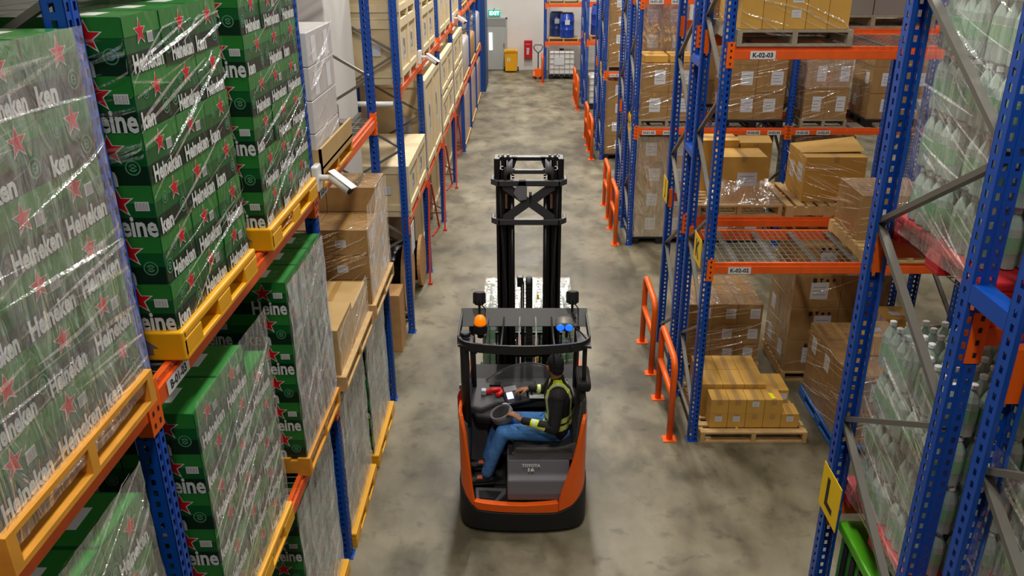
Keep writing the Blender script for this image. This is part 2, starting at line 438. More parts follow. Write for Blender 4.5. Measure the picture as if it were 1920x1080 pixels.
def level(x, y, rz, L, z, where, grp, dk=True, back=True, depth=1.1):
    """front and back beam and wire deck of one shelf level; (x,y) = front corner of the bay"""
    R = Matrix.Rotation(rz, 3, 'Z')
    f = place(BEAMS, beam, L, (x, y, z), rz, 'orange front beam of the %s' % where, 'shelf beam', grp + ' beams')
    if back:
        p = Vector((x, y, z)) + R @ Vector((-depth, L, 0))
        place(BEAMS, beam, L, p, rz + PI, 'orange rear beam of the %s' % where, 'shelf beam', grp + ' beams')
    if dk: place(DECKS, deck, L, (x, y, z - .0105), rz, 'wire mesh deck on the %s' % where, 'wire deck', grp + ' decks')
    return f
def beam_tag(x, y, z, ax, word, w=.2, h=.065):
    """white stock label stuck on a beam"""
    ax = Vector(ax); up = Vector((0, 0, 1)); n = ax.cross(up)
    b = MB().rect(Vector((x, y, z)) + n * .0015, ax, up, -w / 2, w / 2, -h / 2, h / 2, 0)
    t, tw, th = text2d(word, h * .8, .002)
    b.flat(t, Vector((x, y, z)) + n * .0025, ax * min(1, w * .9 / tw), up, 1)
    return b
# ---- beer-side row: fronts look along +X at X = -1.65
XL = -1.65
LY = [.15, 3.16, 6.2, 9.05, 10.95, 13.3, 16.0, 18.9, 21.8, 24.7, 27.6, 30.4]
LN = ['before the beer bays', 'between the two beer bays', 'carrying the white camera under beer', 'at the near side of the white column', 'at the far side of the white column',
      'at the second crate bay', 'at the third crate bay', 'at the fourth crate bay', 'at the first white sack bay', 'at the second white sack bay', 'at the last carton bay', 'beside the tall blue cabinet']
for i, y in enumerate(LY):
    frame(XL, y, 0, 'blue rack frame %s, wall side row' % LN[i], 'blue frames of the wall side row')
LB = {0: 'bay before the first beer upright', 1: 'beer bay in front of the white camera', 2: 'white box bay before the column', 4: 'first crate bay after the column', 5: 'second crate bay', 6: 'third crate bay', 7: 'fourth crate bay', 8: 'first sack bay', 9: 'second sack bay', 10: 'last carton bay'}
for i, nm in LB.items():
    L = LY[i + 1] - LY[i]
    for z, ln in ((1.71, 'lower shelf'), (3.55, 'upper shelf')):
        f = level(XL, LY[i], 0, L, z, '%s, %s' % (nm, ln), 'wall side row', dk=(i in (0, 1, 2)))
        if i in (1, 2):
            MBt = beam_tag(XL + .002, LY[i] + .28, z - .075, (0, 1, 0), 'B-0%d-0%d' % (i, 2 if z < 2 else 3), w=.26, h=.075)
            # the sticker belongs to its beam
            s = MBt.build('stock_label', ['white_paper', 'ink']); s.parent = f; s.location = Vector(s.location) - Vector(f.location)

# ---- lettered rows: fronts look along -Y or +Y, aisle end at X = 1.85
XR = 1.90
ROWS = [('L', 4.28, 1, 'L'), ('M', 1.80, -1, None), ('K', 8.10, -1, 'K'), ('J', 10.72, 1, 'J'), ('H', 14.60, -1, 'H'), ('G', 17.15, 1, None),
        ('F', 20.95, -1, 'F'), ('E', 23.5, 1, None), ('D', 27.4, -1, 'D'), ('C', 29.9, 1, None)]
RN = {'L': 'row lettered L', 'M': 'row behind row L', 'K': 'row lettered K', 'J': 'row lettered J', 'H': 'row lettered H', 'G': 'row behind row H',
      'F': 'row lettered F', 'E': 'row behind row F', 'D': 'row lettered D', 'C': 'row behind row D'}
RZ = {'L': (2.16, 3.88), 'M': (2.16, 3.88)}
BW = 2.72
for rn, yf, sgn, letter in ROWS:
    rz = -PI / 2 if sgn < 0 else PI / 2
    nb = 2 if yf < 18 else 1
    pos = ['aisle end', 'second', 'third']
    for k in range(nb + 1):
        frame(XR + BW * k, yf, rz, 'blue rack frame of the %s, %s' % (RN[rn], 'aisle end' if k == 0 else '%s frame from the aisle' % ORD[k]), 'blue frames of the %s' % RN[rn])
    for k in range(nb):
        for li, z in enumerate(RZ.get(rn, (2.20, 4.40))):
            L = BW
            # local y of the bay runs along +X for -Y facing rows, along -X for +Y facing rows
            x0 = XR + BW * k if sgn < 0 else XR + BW * (k + 1)
            ln = '%s shelf, %s bay, %s' % (('lower', 'upper')[li], ORD[k], RN[rn])
            f = level(x0, yf, rz, L, z, ln, 'shelves of the %s' % RN[rn], dk=(yf < 18 and not (rn == 'M' and k)))
            if rn in 'KHF' and k == 0 or rn == 'H':
                for tx, wd_ in ([(.33, '%s-%02d-%02d' % (rn, k + 2, li + 2))] if rn == 'K' else [(.25, '%s-%02d-%02d' % (rn, k + 1, 2 + li)), (.62, '%s-%02d-%02d' % (rn, k + 1, 3 + li)), (BW - .62, '%s-%02d-%02d' % (rn, k + 2, 2 + li)), (BW - .25, '%s-%02d-%02d' % (rn, k + 2, 3 + li))]):
                    s = beam_tag(x0 + tx, yf - .003, z - .078, (1, 0, 0), wd_, w=.24, h=.075).build('stock_label', ['white_paper', 'ink'])
                    loc = Vector(s.location) - Vector(f.location); s.parent = f; s.location = Matrix.Rotation(-rz, 3, 'Z') @ loc; s.rotation_euler = (0, 0, -rz)
# loaded top level over the two beer bays (added above the view to shade them)
for i in (0, 1):
    level(XL, LY[i], 0, LY[i + 1] - LY[i], 5.75, '%s, unseen top shelf' % LB[i], 'wall side row')
# row spacers between the back-to-back rows L/M and K/J
for nm, ya, yb in (('L', 2.9, 3.18), ('K', 9.2, 9.62)):
    for z in ((4.02,) if nm == 'L' else (3.1, 4.1)):
        tag(MB().box(XR - .05, XR + .03, ya, yb, z - .05, z + .03).build('row_spacer', 'blue_paint'), 'blue spacer bar joining row %s to the row behind, %s one' % (nm, 'lower' if z < 3.5 else 'upper'), 'spacer bar', 'row spacers')

# ---- yellow row-letter plates on the aisle ends
def plate(ch, y0, y1, z, x=1.842, yf=None):
    r = root('row_letter_plate', (x, (y0 + y1) / 2, z), 'yellow plate with black letter %s on a blue rack end' % ch, 'sign', 'yellow row letter plates')
    MB().box(x, x + .004, y0, y1, z, z + .31).build('plate', 'yellow_sign', r)
    MB().box(x + .004, x + .02, min(y0, yf), max(y1, yf), z + .13, z + .17).build('bracket', 'blue_paint', r)
    t, w, h = text2d(ch, .27, .008)
    MB().flat(t, (x - .001, (y0 + y1) / 2, z + .155), (0, -1, 0), (0, 0, 1)).build('letter', 'ink', r)
for ch, y0, y1, yf in (('L', 4.0, 4.30, 4.24), ('K', 8.25, 8.62, 8.14), ('J', 10.56, 10.9, 10.68), ('H', 14.8, 15.12, 14.64), ('F', 21.2, 21.52, 20.99), ('D', 27.6, 27.92, 27.44)):
    plate(ch, y0, y1, 2.08, yf=yf)

# ---- orange hoop guards at the aisle ends
def hoop(y0, y1, x, label):
    r = root('hoop_guard', (x, (y0 + y1) / 2, 0), label, 'guard rail', 'orange hoop guards')
    h = 1.02; q = .12; rr = .038
    pts = [(x, y0, .01), (x, y0, h - q)] + [(x, y0 + q - q * math.cos(a), h - q + q * math.sin(a)) for a in (.4, .8, 1.2)] + [(x, y0 + q, h), (x, y1 - q, h)] + \
          [(x, y1 - q + q * math.sin(a), h - q + q * math.cos(a)) for a in (.4, .8, 1.2)] + [(x, y1, h - q), (x, y1, .01)]
    MB().tube(pts, rr, 12).build('hoop', 'orange_guard', r, smooth=True)
    MB().tube([(x, y0, .56), (x, y1, .56)], rr * .95, 12).build('mid_rail', 'orange_guard', r, smooth=True)
    for y in (y0, y1): MB().box(x - .08, x + .08, y - .07, y + .07, 0, .01).build('foot_plate', 'orange_guard', r)
GN = [('J', 9.70, 10.62, 1.64, 'row J'), ('K', 8.14, 9.06, 1.64, 'row K'), ('G', 16.2, 17.1, 1.64, 'the row behind row H'), ('H', 14.64, 15.55, 1.64, 'row H'),
      ('E', 22.5, 23.4, 1.64, 'the row behind row F'), ('F', 20.95, 21.85, 1.64, 'row F'), ('C', 29.0, 29.8, 1.64, 'the row behind row D'), ('D', 27.4, 28.3, 1.64, 'row D')]
for a, y0, y1, x, nm in GN: hoop(y0, y1, x, 'orange tubular hoop guard bolted down at the end of %s' % nm)
hoop(32.6, 33.3, .58, 'orange tubular hoop guard beside the pallet jack and white tank')
# ---------------------------------------------------------------- pallets, film, cartons
def pallet(x0, x1, y0, y1, z, m, label, run='y', h=.14, plastic=False, arrow=False, group=None):
    """run = axis along which the stringers go"""
    r = root('pallet', ((x0 + x1) / 2, (y0 + y1) / 2, z), label, 'pallet', group)
    t = .022
    if plastic:
        MB().box(x0, x1, y0, y1, z + h - .045, z + h).build('top_deck', m, r, bevel=.012)
        lo, hi = (x0, x1) if run == 'y' else (y0, y1)
        for a, b in ((lo, lo + .13), ((lo + hi) / 2 - .07, (lo + hi) / 2 + .07), (hi - .13, hi)):
            q = MB()
            for c, d in (((y0, y0 + .22), ((y0 + y1) / 2 - .09, (y0 + y1) / 2 + .09), (y1 - .22, y1)) if run == 'y' else ((x0, x0 + .22), ((x0 + x1) / 2 - .09, (x0 + x1) / 2 + .09), (x1 - .22, x1))):
                if run == 'y': q.box(a, b, c, d, z + .02, z + h - .045)
                else: q.box(c, d, a, b, z + .02, z + h - .045)
            if run == 'y': q.box(a, b, y0, y1, z, z + .025)
            else: q.box(x0, x1, a, b, z, z + .025)
            q.build('runner', m, r, bevel=.006)
        # solid sides towards the end, as on a closed-rim plastic pallet
        if arrow:
            MB().box(x0, x1, y0 - .014, y0 + .03, z + .008, z + h + .002).build('end_rim', m, r, bevel=.008)
            ar = [(-.05, 0), (0, .04), (.05, 0), (.025, 0), (.025, -.035), (-.025, -.035), (-.025, 0)]
            MB().prism(ar, ((x1 - .17), y0 - .0145, z + .075), (1, 0, 0), (0, 0, 1), (0, -.002, 0)).build('arrow_mark', 'greyink', r)
        return r
    b = MB(); w = .09
    lo, hi = (y0, y1) if run == 'y' else (x0, x1)   # boards cross the stringers
    n = 8 if hi - lo > .9 else 6
    for i in range(n):
        c = lo + w / 2 + (hi - lo - w) * i / (n - 1)
        if run == 'y': b.box(x0, x1, c - w / 2, c + w / 2, z + h - t, z + h)
        else: b.box(c - w / 2, c + w / 2, y0, y1, z + h - t, z + h)
    b.build('deck_boards', m, r)
    lo2, hi2 = (x0, x1) if run == 'y' else (y0, y1)
    for c in (lo2 + .025, (lo2 + hi2) / 2, hi2 - .025):
        if run == 'y': MB().box(c - .025, c + .025, y0, y1, z + t, z + h - t).build('stringer', m, r)
        else: MB().box(x0, x1, c - .025, c + .025, z + t, z + h - t).build('stringer', m, r)
    b = MB()
    for c in (lo + .05, (lo + hi) / 2, hi - .05):
        if run == 'y': b.box(x0, x1, c - .05, c + .05, z, z + t)
        else: b.box(c - .05, c + .05, y0, y1, z, z + t)
    b.build('bottom_boards', m, r)
    return r

def film(label, o, ax, w, h, n=26, seed=0, sheet=None, tilt=.35, face2=None, group='loose stretch film', mt='film_strip', wmax=.011):
    """stretch film on a stack face: o = lower corner, ax = horizontal direction, outward normal = ax x up; ribbons pulled askew, and a slack sheet if asked"""
    rnd = random.Random(seed); o = Vector(o); ax = Vector(ax); up = Vector((0, 0, 1)); nr = ax.cross(up)
    b = MB()
    def strip(o, ax, nr, w, h):
        for k in range(n):
            a = rnd.random() * w; c = rnd.random() * h; L = rnd.uniform(.2, 1.0) * w; sl = rnd.gauss(tilt, .10); wd_ = rnd.uniform(.003, wmax)
            tw = rnd.uniform(-1.0, 1.0); pts = []
            for i in range(7):
                s = i / 6; x = min(max(a + L * (s - .5), 0), w); z = min(max(c + sl * L * (s - .5) + .01 * math.sin(3 * s + k), 0), h)
                wv = wd_ * math.sin(PI * (s * .9 + .05))
                d = up * math.cos(tw) + nr * math.sin(tw) * .6
                e = .006 + .006 * math.sin(PI * s) + abs(wv * math.sin(tw)) * .6
                p = o + ax * x + up * z + nr * e
                pts += [p - d * wv, p + d * wv]
            b.add(pts, [(2 * i, 2 * i + 2, 2 * i + 3, 2 * i + 1) for i in range(6)], 0)
    strip(o, ax, nr, w, h)
    if sheet:
        def fn(u, v):
            p = Vector((u * 3 + seed, v * 3, seed * 1.7)); d = noise.noise(p * 1.3) * .010 + noise.noise(Vector((p.x * 5 + p.y * 3, p.y * 1.4, seed))) * .007
            return o + ax * (w * u) + up * (h * v) + nr * (.016 + d)
        b.grid(fn, 28, 28, 1)
    ob = b.build('stretch_film', [mt, sheet or 'film'], smooth=True)
    if face2:
        o2, a2, n2, w2, h2 = face2
        film(label.replace('ribbons on', 'ribbons on the side of').replace('of the the','of the').replace('side of the','side of') if 'ribbons on' in label else label + ', turned side', o2, a2, w2, h2, n=n, seed=seed + 1, tilt=tilt, group=group, mt=mt, wmax=wmax)
    return tag(ob, label, 'plastic film', group)

def film_over(label, x0, x1, y0, y1, z0, z1, mt='film', seed=0, drape=.0, group='loose stretch film', top=True):
    """film pulled round a whole load: four sides (and top) with folds"""
    b = MB(); e = .012
    def side(o, ax, w):
        o = Vector(o); ax = Vector(ax); nr = ax.cross(Vector((0, 0, 1)))
        def fn(u, v):
            d = noise.noise(Vector((u * 5 + v * 6 + seed, v * 2.5, seed + w))) * .012 + noise.noise(Vector((u * 14 + v * 9, v * 4, seed))) * .006
            edge = min(u, 1 - u) < 1e-6 or v > .999
            return o + ax * (w * u) + Vector((0, 0, (z1 - z0 + e) * v)) + nr * (0 if edge else d + .004)
        b.grid(fn, 20, 20, 0)
    side((x0 - e, y0 - e, z0), (1, 0, 0), x1 - x0 + 2 * e); side((x1 + e, y0 - e, z0), (0, 1, 0), y1 - y0 + 2 * e)
    side((x1 + e, y1 + e, z0), (-1, 0, 0), x1 - x0 + 2 * e); side((x0 - e, y1 + e, z0), (0, -1, 0), y1 - y0 + 2 * e)
    if top:
        b.grid(lambda u, v: Vector((x0 - e + (x1 - x0 + 2 * e) * u, y0 - e + (y1 - y0 + 2 * e) * v, z1 + e + (0 if u in (0, 1) or v in (0, 1) else noise.noise(Vector((u * 7, v * 7, seed))) * .012))), 16, 16, 0)
    return tag(b.build('stretch_film', [mt], smooth=True), label, 'plastic film', group)

# ---- beer cartons -------------------------------------------------
BM = ['beer_green', 'beer_light', 'beer_dark', 'beer_red', 'beer_white', 'beer_grey', 'beer_pale']
BH = .231
def beer_art(b, o, ax, w, kind, e=.0012):
    """printed face of a beer carton: star, barcode, roundel, lettering on a dark band; o = lower corner"""
    ax = Vector(ax); up = Vector((0, 0, 1)); o = Vector(o) + ax.cross(up) * e; n = ax.cross(up)
    def O(k): return o + n * (.0012 * k)
    b.rect(o, ax, up, .002, w - .002, .0, .085, 2)
    b.rect(o, ax, up, .002, w - .002, .15, BH, 1)
    # pale panel shapes
    def word(s, cx, size, cz=.042, sx=1.0, wmax=None):
        t, tw, th = text2d(s, size, .004, sx)
        k = 1 if not wmax or tw <= wmax else wmax / tw
        b.flat(off(([(x * k, y) for x, y in t[0]], t[1]), cx, cz), O(3), ax, up, 4)
    def star(cx, cz, r):
        b.flat(off(star2d(r * 1.22), cx, cz - .002), O(1), ax, up, 4); b.flat(off(star2d(r), cx, cz), O(2), ax, up, 3)
    def bar(cx, cz, w_=.062, h_=.042):
        b.rect(O(1), ax, up, cx - w_ / 2, cx + w_ / 2, cz - h_ / 2, cz + h_ / 2, 4)
        for i in range(7): b.rect(O(2), ax, up, cx - w_ / 2 + .006 + i * .0075, cx - w_ / 2 + .006 + i * .0075 + (.003 if i % 2 else .0045), cz - h_ / 2 + .005, cz + h_ / 2 - .005, 5)
    def roundel(cx, cz, r=.034):
        b.flat(off(disc2d(r, 14, r * .8), cx, cz), O(1), ax, up, 6); b.flat(off(disc2d(r * .55, 10, r * .3), cx, cz), O(1), ax, up, 6)
        b.rect(O(1), ax, up, cx - r * .5, cx + r * .5, cz - .004, cz + .004, 6)
    if kind == 'A':      # camera-facing end, lettering running out at the corner
        star(w - .155, .155, .060); bar(w - .055, .138); word('Heine', w - .120, .135, .047, 1.0, .235)
    elif kind == 'B':
        star(w - .15, .155, .060); word('ken', w - .225, .135, .045, 1.0, .17); roundel(w - .065, .078)
    elif kind == 'V0':
        star(w * .42, .162, .050); bar(w * .68, .132, .058, .046); word('Heineken', w * .52, .098, .040, 1.0, w * .84)
    elif kind == 'V1':
        word('ken', .085, .098, .040, 1.0, .13); star(w * .62, .162, .050); roundel(w * .30, .148, .028); roundel(w * .80, .060, .036)
    elif kind == 'V2':
        star(w * .60, .162, .050); roundel(w * .36, .150, .026); roundel(w * .12, .075, .036); word('Heineken', w * .56, .098, .040, 1.0, w * .72)
_BC = {}
def beer_carton(dx, dy, end, side):
    """one carton: x from -dx to 0 (aisle face at x=0), y from 0 to dy, z from 0"""
    k = (round(dx, 3), round(dy, 3), end, side)
    if k in _BC: return _BC[k]
    b = MB().box(-dx, 0, 0, dy, 0, BH - .004, 0)
    if end: beer_art(b, (-dx, 0, 0), (1, 0, 0), dx, end)
    if side: beer_art(b, (0, 0, 0), (0, 1, 0), dy, side)
    # lid seam on top
    b.rect((-dx, 0, BH - .003), (1, 0, 0), (0, 1, 0), .01, dx - .01, .01, dy - .01, 1)
    b.rect((-dx, 0, BH - .0025), (1, 0, 0), (0, 1, 0), dx * .38, dx * .62, dy * .3, dy * .7, 4)
    _BC[k] = b.mesh('beer_carton', BM)
    return _BC[k]
def beer_stack(nm, grp, x, y0, y1, z, layers, seed=0, drop=None, ends=True, cols=3, deep_top=1, filmed=False):
    rnd = random.Random(seed); dy = (y1 - y0) / cols; dx = .40
    for l in range(layers):
        for c in range(cols):
            if drop and (l, c) in drop: continue
            e = ('A' if (l + seed) % 2 == 0 else 'B') if c == 0 and ends else None
            s = 'V1' if e == 'A' else rnd.choice(['V0', 'V2', 'V0', 'V1']) if c else rnd.choice(['V0', 'V2'])
            if filmed and c: s = 'V0'
            nd = 1 if l < layers - 1 else 1 + deep_top
            if c == 0 and ends and l < layers - 1: nd = 2
            for d in range(nd):
                me = beer_carton(dx, dy - .002, e if d == 0 else ('B' if e == 'A' else 'A') if e else None, s if d == 0 else None)
                o = bpy.data.objects.new('beer_carton', me); COL.objects.link(o)
                o.location = (x - d * (dx + .002) + rnd.uniform(-.006, .002), y0 + c * dy, z + l * BH)
                row = '' if d == 0 else ' %s deep' % ORD[d]
                lay = 'top layer' if l == layers - 1 else '%s layer up' % ORD[l]
                tag(o, 'green carton, %s, %s along%s, %s' % (lay, ORD[c], row, nm), 'beer carton', grp)
    # unseen inner cartons: one fill added to stop light and carry the top
    zt = z + layers * BH - .004
    f = MB().box(x - 1.03, x - .812, y0 + .004, y1 - .004, z, zt).box(x - .806, x - .41, y0 + (dy if ends else 0) + .004, y1 - .004, z, zt - BH)
    tag(f.build('inner_cartons', 'beer_green'), 'unseen green inner cartons at the wall side of the %s' % nm, 'cartons', None, 'stuff')
LX = XL + .03
# upper shelf, z = 3.55
pallet(LX - 1.05, LX + .03, 2.02, 3.09, 3.55, 'wood_orange', 'orange-brown wooden pallet under the film-hazed beer stack, before the first upright', run='x', h=.15)
beer_stack('hazy stack before first upright', 'beer on the orange-brown pallet', LX, 2.04, 3.08, 3.70, 6, 1, ends=False)
film('slack hazy film over the beer stack before the first upright', (LX, 2.02, 3.62), (0, 1, 0), 1.09, 1.47, 40, 3, sheet='film_mid', tilt=.05)
pallet(LX - 1.05, LX + .03, 3.44, 4.55, 3.55, 'yellow_plastic', 'yellow plastic pallet under the shorter upper beer stack', run='y', h=.15, plastic=True, arrow=True, group=None)
beer_stack('shorter upper stack', 'beer on the shorter upper stack', LX, 3.46, 4.53, 3.70, 6, 2)
film('film ribbons and hazy top corner of the shorter upper beer stack', (LX, 3.45, 3.62), (0, 1, 0), 1.09, 1.40, 34, 5, tilt=.25, face2=((LX - .5, 3.45, 4.5), (1, 0, 0), (0, -1, 0), .5, .5))
pallet(LX - 1.05, LX + .03, 4.88, 6.08, 3.55, 'yellow_plastic', 'yellow plastic pallet with arrow under the tallest beer stack', run='y', h=.15, plastic=True, arrow=True)
beer_stack('tallest upper stack', 'beer on the tallest upper stack', LX, 4.90, 6.06, 3.70, 7, 4)
film('film ribbons pulled round the tallest upper beer stack', (LX, 4.89, 3.60), (0, 1, 0), 1.19, 1.8, 44, 7, tilt=.3)
# lower shelf, z = 1.71
pallet(LX - 1.05, LX + .03, 1.80, 2.88, 1.71, 'yellow_plastic', 'yellow plastic pallet under the lower beer stack before the first upright', run='y', h=.15, plastic=True)
beer_stack('lower stack before first upright', 'beer on the lower stack before the first upright', LX, 1.82, 2.86, 1.86, 6, 3, ends=False)
film('film sheet on the lower beer stack before the first upright', (LX, 1.80, 1.80), (0, 1, 0), 1.08, 1.58, 40, 11, sheet='film', tilt=.45)
pallet(LX - 1.05, LX + .03, 3.44, 4.60, 1.71, 'yellow_plastic', 'yellow plastic pallet under the torn-film lower beer stack', run='y', h=.15, plastic=True)
beer_stack('lower stack with torn film', 'beer on the torn-film lower stack', LX, 3.46, 4.58, 1.86, 6, 6, drop={(5, 2)})
film('torn film hanging on the lower beer stack under the yellow pallets', (LX, 3.45, 1.75), (0, 1, 0), 1.14, 1.55, 42, 13, sheet='film', tilt=.45)
pallet(LX - 1.05, LX + .03, 5.08, 6.12, 1.71, 'wood_orange', 'orange wooden pallet under the grey-filmed lower beer stack', run='x', h=.15)
beer_stack('grey-filmed lower stack', 'beer on the grey-filmed lower stack', LX, 5.10, 6.10, 1.86, 6, 7, filmed=True)
film('grey film hiding the aisle side of the lower beer stack', (LX, 5.09, 1.78), (0, 1, 0), 1.03, 1.45, 50, 17, sheet='film_thick', tilt=.55)
# floor, z = 0
for i, (y0, y1, n, nm, m_) in enumerate(((4.90, 5.95, 6, 'floor stack before the second upright', 'yellow_plastic'), (6.34, 7.42, 6, 'floor stack past the second upright', 'yellow_plastic'), (7.62, 8.72, 6, 'floor stack at the third upright', 'yellow_plastic'))):
    xf = LX - .06
    pallet(xf - 1.05, xf + .06, y0 - .03, y1 + .03, .0, m_, 'yellow plastic pallet under the %s' % nm, run='y', h=.15, plastic=True)
    beer_stack(nm, 'beer on the ' + nm, xf, y0, y1, .15, n, 8 + i, filmed=True)
    film('grey-green film on the aisle side of the %s' % nm, (xf, y0 - .01, .08), (0, 1, 0), y1 - y0 + .02, n * BH + .08, 40, 20 + i, sheet='film_thick', tilt=.6)

for i, y0 in enumerate((.45, 1.75, 3.4, 4.8)):  # unseen loads and pallets, added as shade for the stacks below
    tag(MB().box(LX - 1.03, LX, y0, y0 + 1.1, 5.90, 7.1).build('wrapped_load', 'carton_wrap', bevel=.02), 'unseen brown load added on the top shelf to shade the beer, %s along' % ORD[i], 'load', 'unseen shading loads')
    pallet(LX - 1.05, LX + .02, y0 - .02, y0 + 1.12, 5.75, 'wood', 'unseen wooden pallet under the added top shelf load over the beer, %s along' % ORD[i], run='x', h=.15)
# ---- white film-wrapped cartons on the upper shelf, third bay
pallet(LX - 1.05, LX + .03, 6.28, 7.45, 3.55, 'wood_orange', 'orange wooden pallet under the white wrapped boxes', run='x', h=.15)
tag(MB().box(LX - 1.05, LX + .035, 6.27, 7.46, 3.70, 3.72).box(LX + .015, LX + .035, 6.27, 7.46, 3.66, 3.86).box(LX - 1.05, LX + .035, 6.27, 6.29, 3.66, 3.86).build('cardboard_tray', 'carton_pale'), 'shallow brown cardboard tray under the white wrapped boxes', 'tray')
for l in range(4):
    for c in range(2):
        yw = (7.12 - 6.30) / 2
        o = MB().box(LX - .5, LX - .0, 6.30 + c * yw, 6.30 + (c + 1) * yw - .003, 3.722 + l * .25, 3.722 + (l + 1) * .25 - .004).build('white_carton', 'white_box', bevel=.006)
        tag(o, 'white film-wrapped carton, %s layer up, %s along, beside the second upright' % (ORD[l], ORD[c]), 'white carton', 'white wrapped cartons')
        if l > 1:
            MB().rect((LX + .0015, 6.30 + c * yw, 3.722 + l * .25), (0, 1, 0), (0, 0, 1), .12, .26, .02, .21, 0).build('paper_label', 'white_paper', o)
for c in range(2):
    o = MB().box(LX - 1.0, LX - .503, 6.30 + c * .41, 6.30 + (c + 1) * .41 - .003, 4.472, 4.718).build('white_carton', 'white_box', bevel=.006)
    tag(o, 'white film-wrapped carton, top layer, %s along, row away from the aisle' % ORD[c], 'white carton', 'white wrapped cartons')
    for l in range(3):
        if c == 0:
            o = MB().box(LX - 1.0, LX - .503, 6.30, 6.707, 3.722 + l * .25, 3.722 + (l + 1) * .25 - .004).build('white_carton', 'white_box', bevel=.006)
            tag(o, 'white film-wrapped carton, %s layer up, row away from the aisle' % ORD[l], 'white carton', 'white wrapped cartons')
film('white film with folds round the white cartons', (LX, 6.29, 3.76), (0, 1, 0), .84, .97, 24, 31, tilt=.3, wmax=.015)

# ---- brown cartons -------------------------------------------------
def carton(x0, x1, y0, y1, z0, z1, label, m='carton', papers=(), seam='y', group=None, marks=False, tape=True, rz=0, bev=.004, open_top=False):
    """cardboard box; papers = list of (face, u, v, w, h) with face in '-y','-x','+x'; u, v from the face's lower corner in fractions"""
    cx, cy = (x0 + x1) / 2, (y0 + y1) / 2
    b = MB().box(x0, x1, y0, y1, z0, z1)
    o = b.build('carton', m, bevel=bev); tag(o, label, 'carton', group)
    if tape:
        t = MB()
        if seam == 'y':
            t.rect((cx - .03, y0, z1 + .0012), (1, 0, 0), (0, 1, 0), 0, .06, .004, y1 - y0 - .004)
            t.rect((cx - .03, y0 - .0012, z1 - .07), (1, 0, 0), (0, 0, 1), 0, .06, 0, .068)
        else:
            t.rect((x0, cy - .03, z1 + .0012), (1, 0, 0), (0, 1, 0), .004, x1 - x0 - .004, 0, .06)
            t.rect((x0 - .0012, cy + .03, z1 - .07), (0, -1, 0), (0, 0, 1), 0, .06, 0, .068)
        t.build('tape', 'tape', o)
    FC = {'-y': ((x0, y0 - .0014, z0), (1, 0, 0), x1 - x0), '-x': ((x0 - .0014, y1, z0), (0, -1, 0), y1 - y0), '+x': ((x1 + .0014, y0, z0), (0, 1, 0), y1 - y0), '+z': ((x0, y0, z1 + .0016), (1, 0, 0), x1 - x0)}
    for f, u, v, w, h in papers:
        oo, ax, W = FC[f]; up = (0, 0, 1) if f != '+z' else (0, 1, 0)
        H = z1 - z0 if f != '+z' else y1 - y0
        p = MB().rect(oo, ax, up, u * W, u * W + w, v * H, v * H + h, 0)
        nn = Vector(ax).cross(Vector(up)) * .0008
        for i in range(3): p.rect(Vector(oo) + nn, ax, up, u * W + w * .12, u * W + w * (.85 - .2 * (i % 2)), v * H + h * (.25 + .22 * i), v * H + h * (.28 + .22 * i), 1)
        p.build('paper_label', ['label_paper', 'greyink'], o)
    if marks:
        oo, ax, W = FC['-y']; H = z1 - z0; k = MB(); s = min(.06, W * .1)
        for i in range(4):
            a = W * (.42 + .13 * i); zc = H * .84
            if i == 0: k.rect(oo, ax, (0, 0, 1), a - s * .4, a + s * .4, zc - s * .5, zc + s * .5)
            elif i == 1: k.flat(off(([(-s * .45, s * .5), (s * .45, s * .5), (.1 * s, -.1 * s), (.1 * s, -s * .5), (-.1 * s, -s * .5), (-.1 * s, -.1 * s)], [(5, 4, 3, 2, 1, 0)[::-1]]), a, zc), oo, ax, (0, 0, 1))
            elif i == 2: k.flat(off(disc2d(s * .35, 8), a, zc), oo, ax, (0, 0, 1))
            else: k.flat(off(([(-s * .5, -.05 * s), (s * .5, -.05 * s), (0, s * .5)], [(0, 1, 2)]), a, zc), oo, ax, (0, 0, 1)); k.rect(oo, ax, (0, 0, 1), a - s * .12, a + s * .12, zc - s * .5, zc)
        k.build('handling_marks', 'ink', o)
    if rz:
        M = Matrix.Rotation(rz, 4, 'Z'); o.rotation_euler = (0, 0, rz)
    return o
# brown cartons on the lower shelf of the third bay
g = 'brown cartons beside the second upright'
pallet(LX - 1.05, LX + .05, 6.30, 7.66, 1.71, 'wood', 'wooden pallet under the small brown cartons by the second upright', run='x', h=.14)
for k, (y0, y1, z0, z1, dx, nm) in enumerate(((6.34, 6.95, 1.85, 2.28, .0, 'low corner'), (6.97, 7.62, 1.85, 2.20, .0, 'beside tall wrapped stack'), (6.50, 7.2, 2.285, 2.55, .42, 'lying on the low carton row'))):
    carton(LX - dx - .5, LX - dx, y0, y1, z0, z1, 'brown carton beyond the second upright, %s' % nm, 'carton_pale', (('-y', .5, .3, .1, .08),), group=g)
carton(LX - 1.04, LX - .51, 6.34, 7.0, 1.85, 2.28, 'brown carton beyond the second upright, away from the aisle', 'carton', group=g)
film('film round the small brown cartons by the second upright', (LX, 6.32, 1.82), (0, 1, 0), 1.32, .44, 16, 41, sheet='film', tilt=.3)
pallet(LX - 1.05, LX + .06, 7.78, 9.0, 1.71, 'wood', 'wooden pallet with orange block under the tall wrapped brown cartons', run='x', h=.15)
g = 'tall wrapped brown cartons at the third upright'
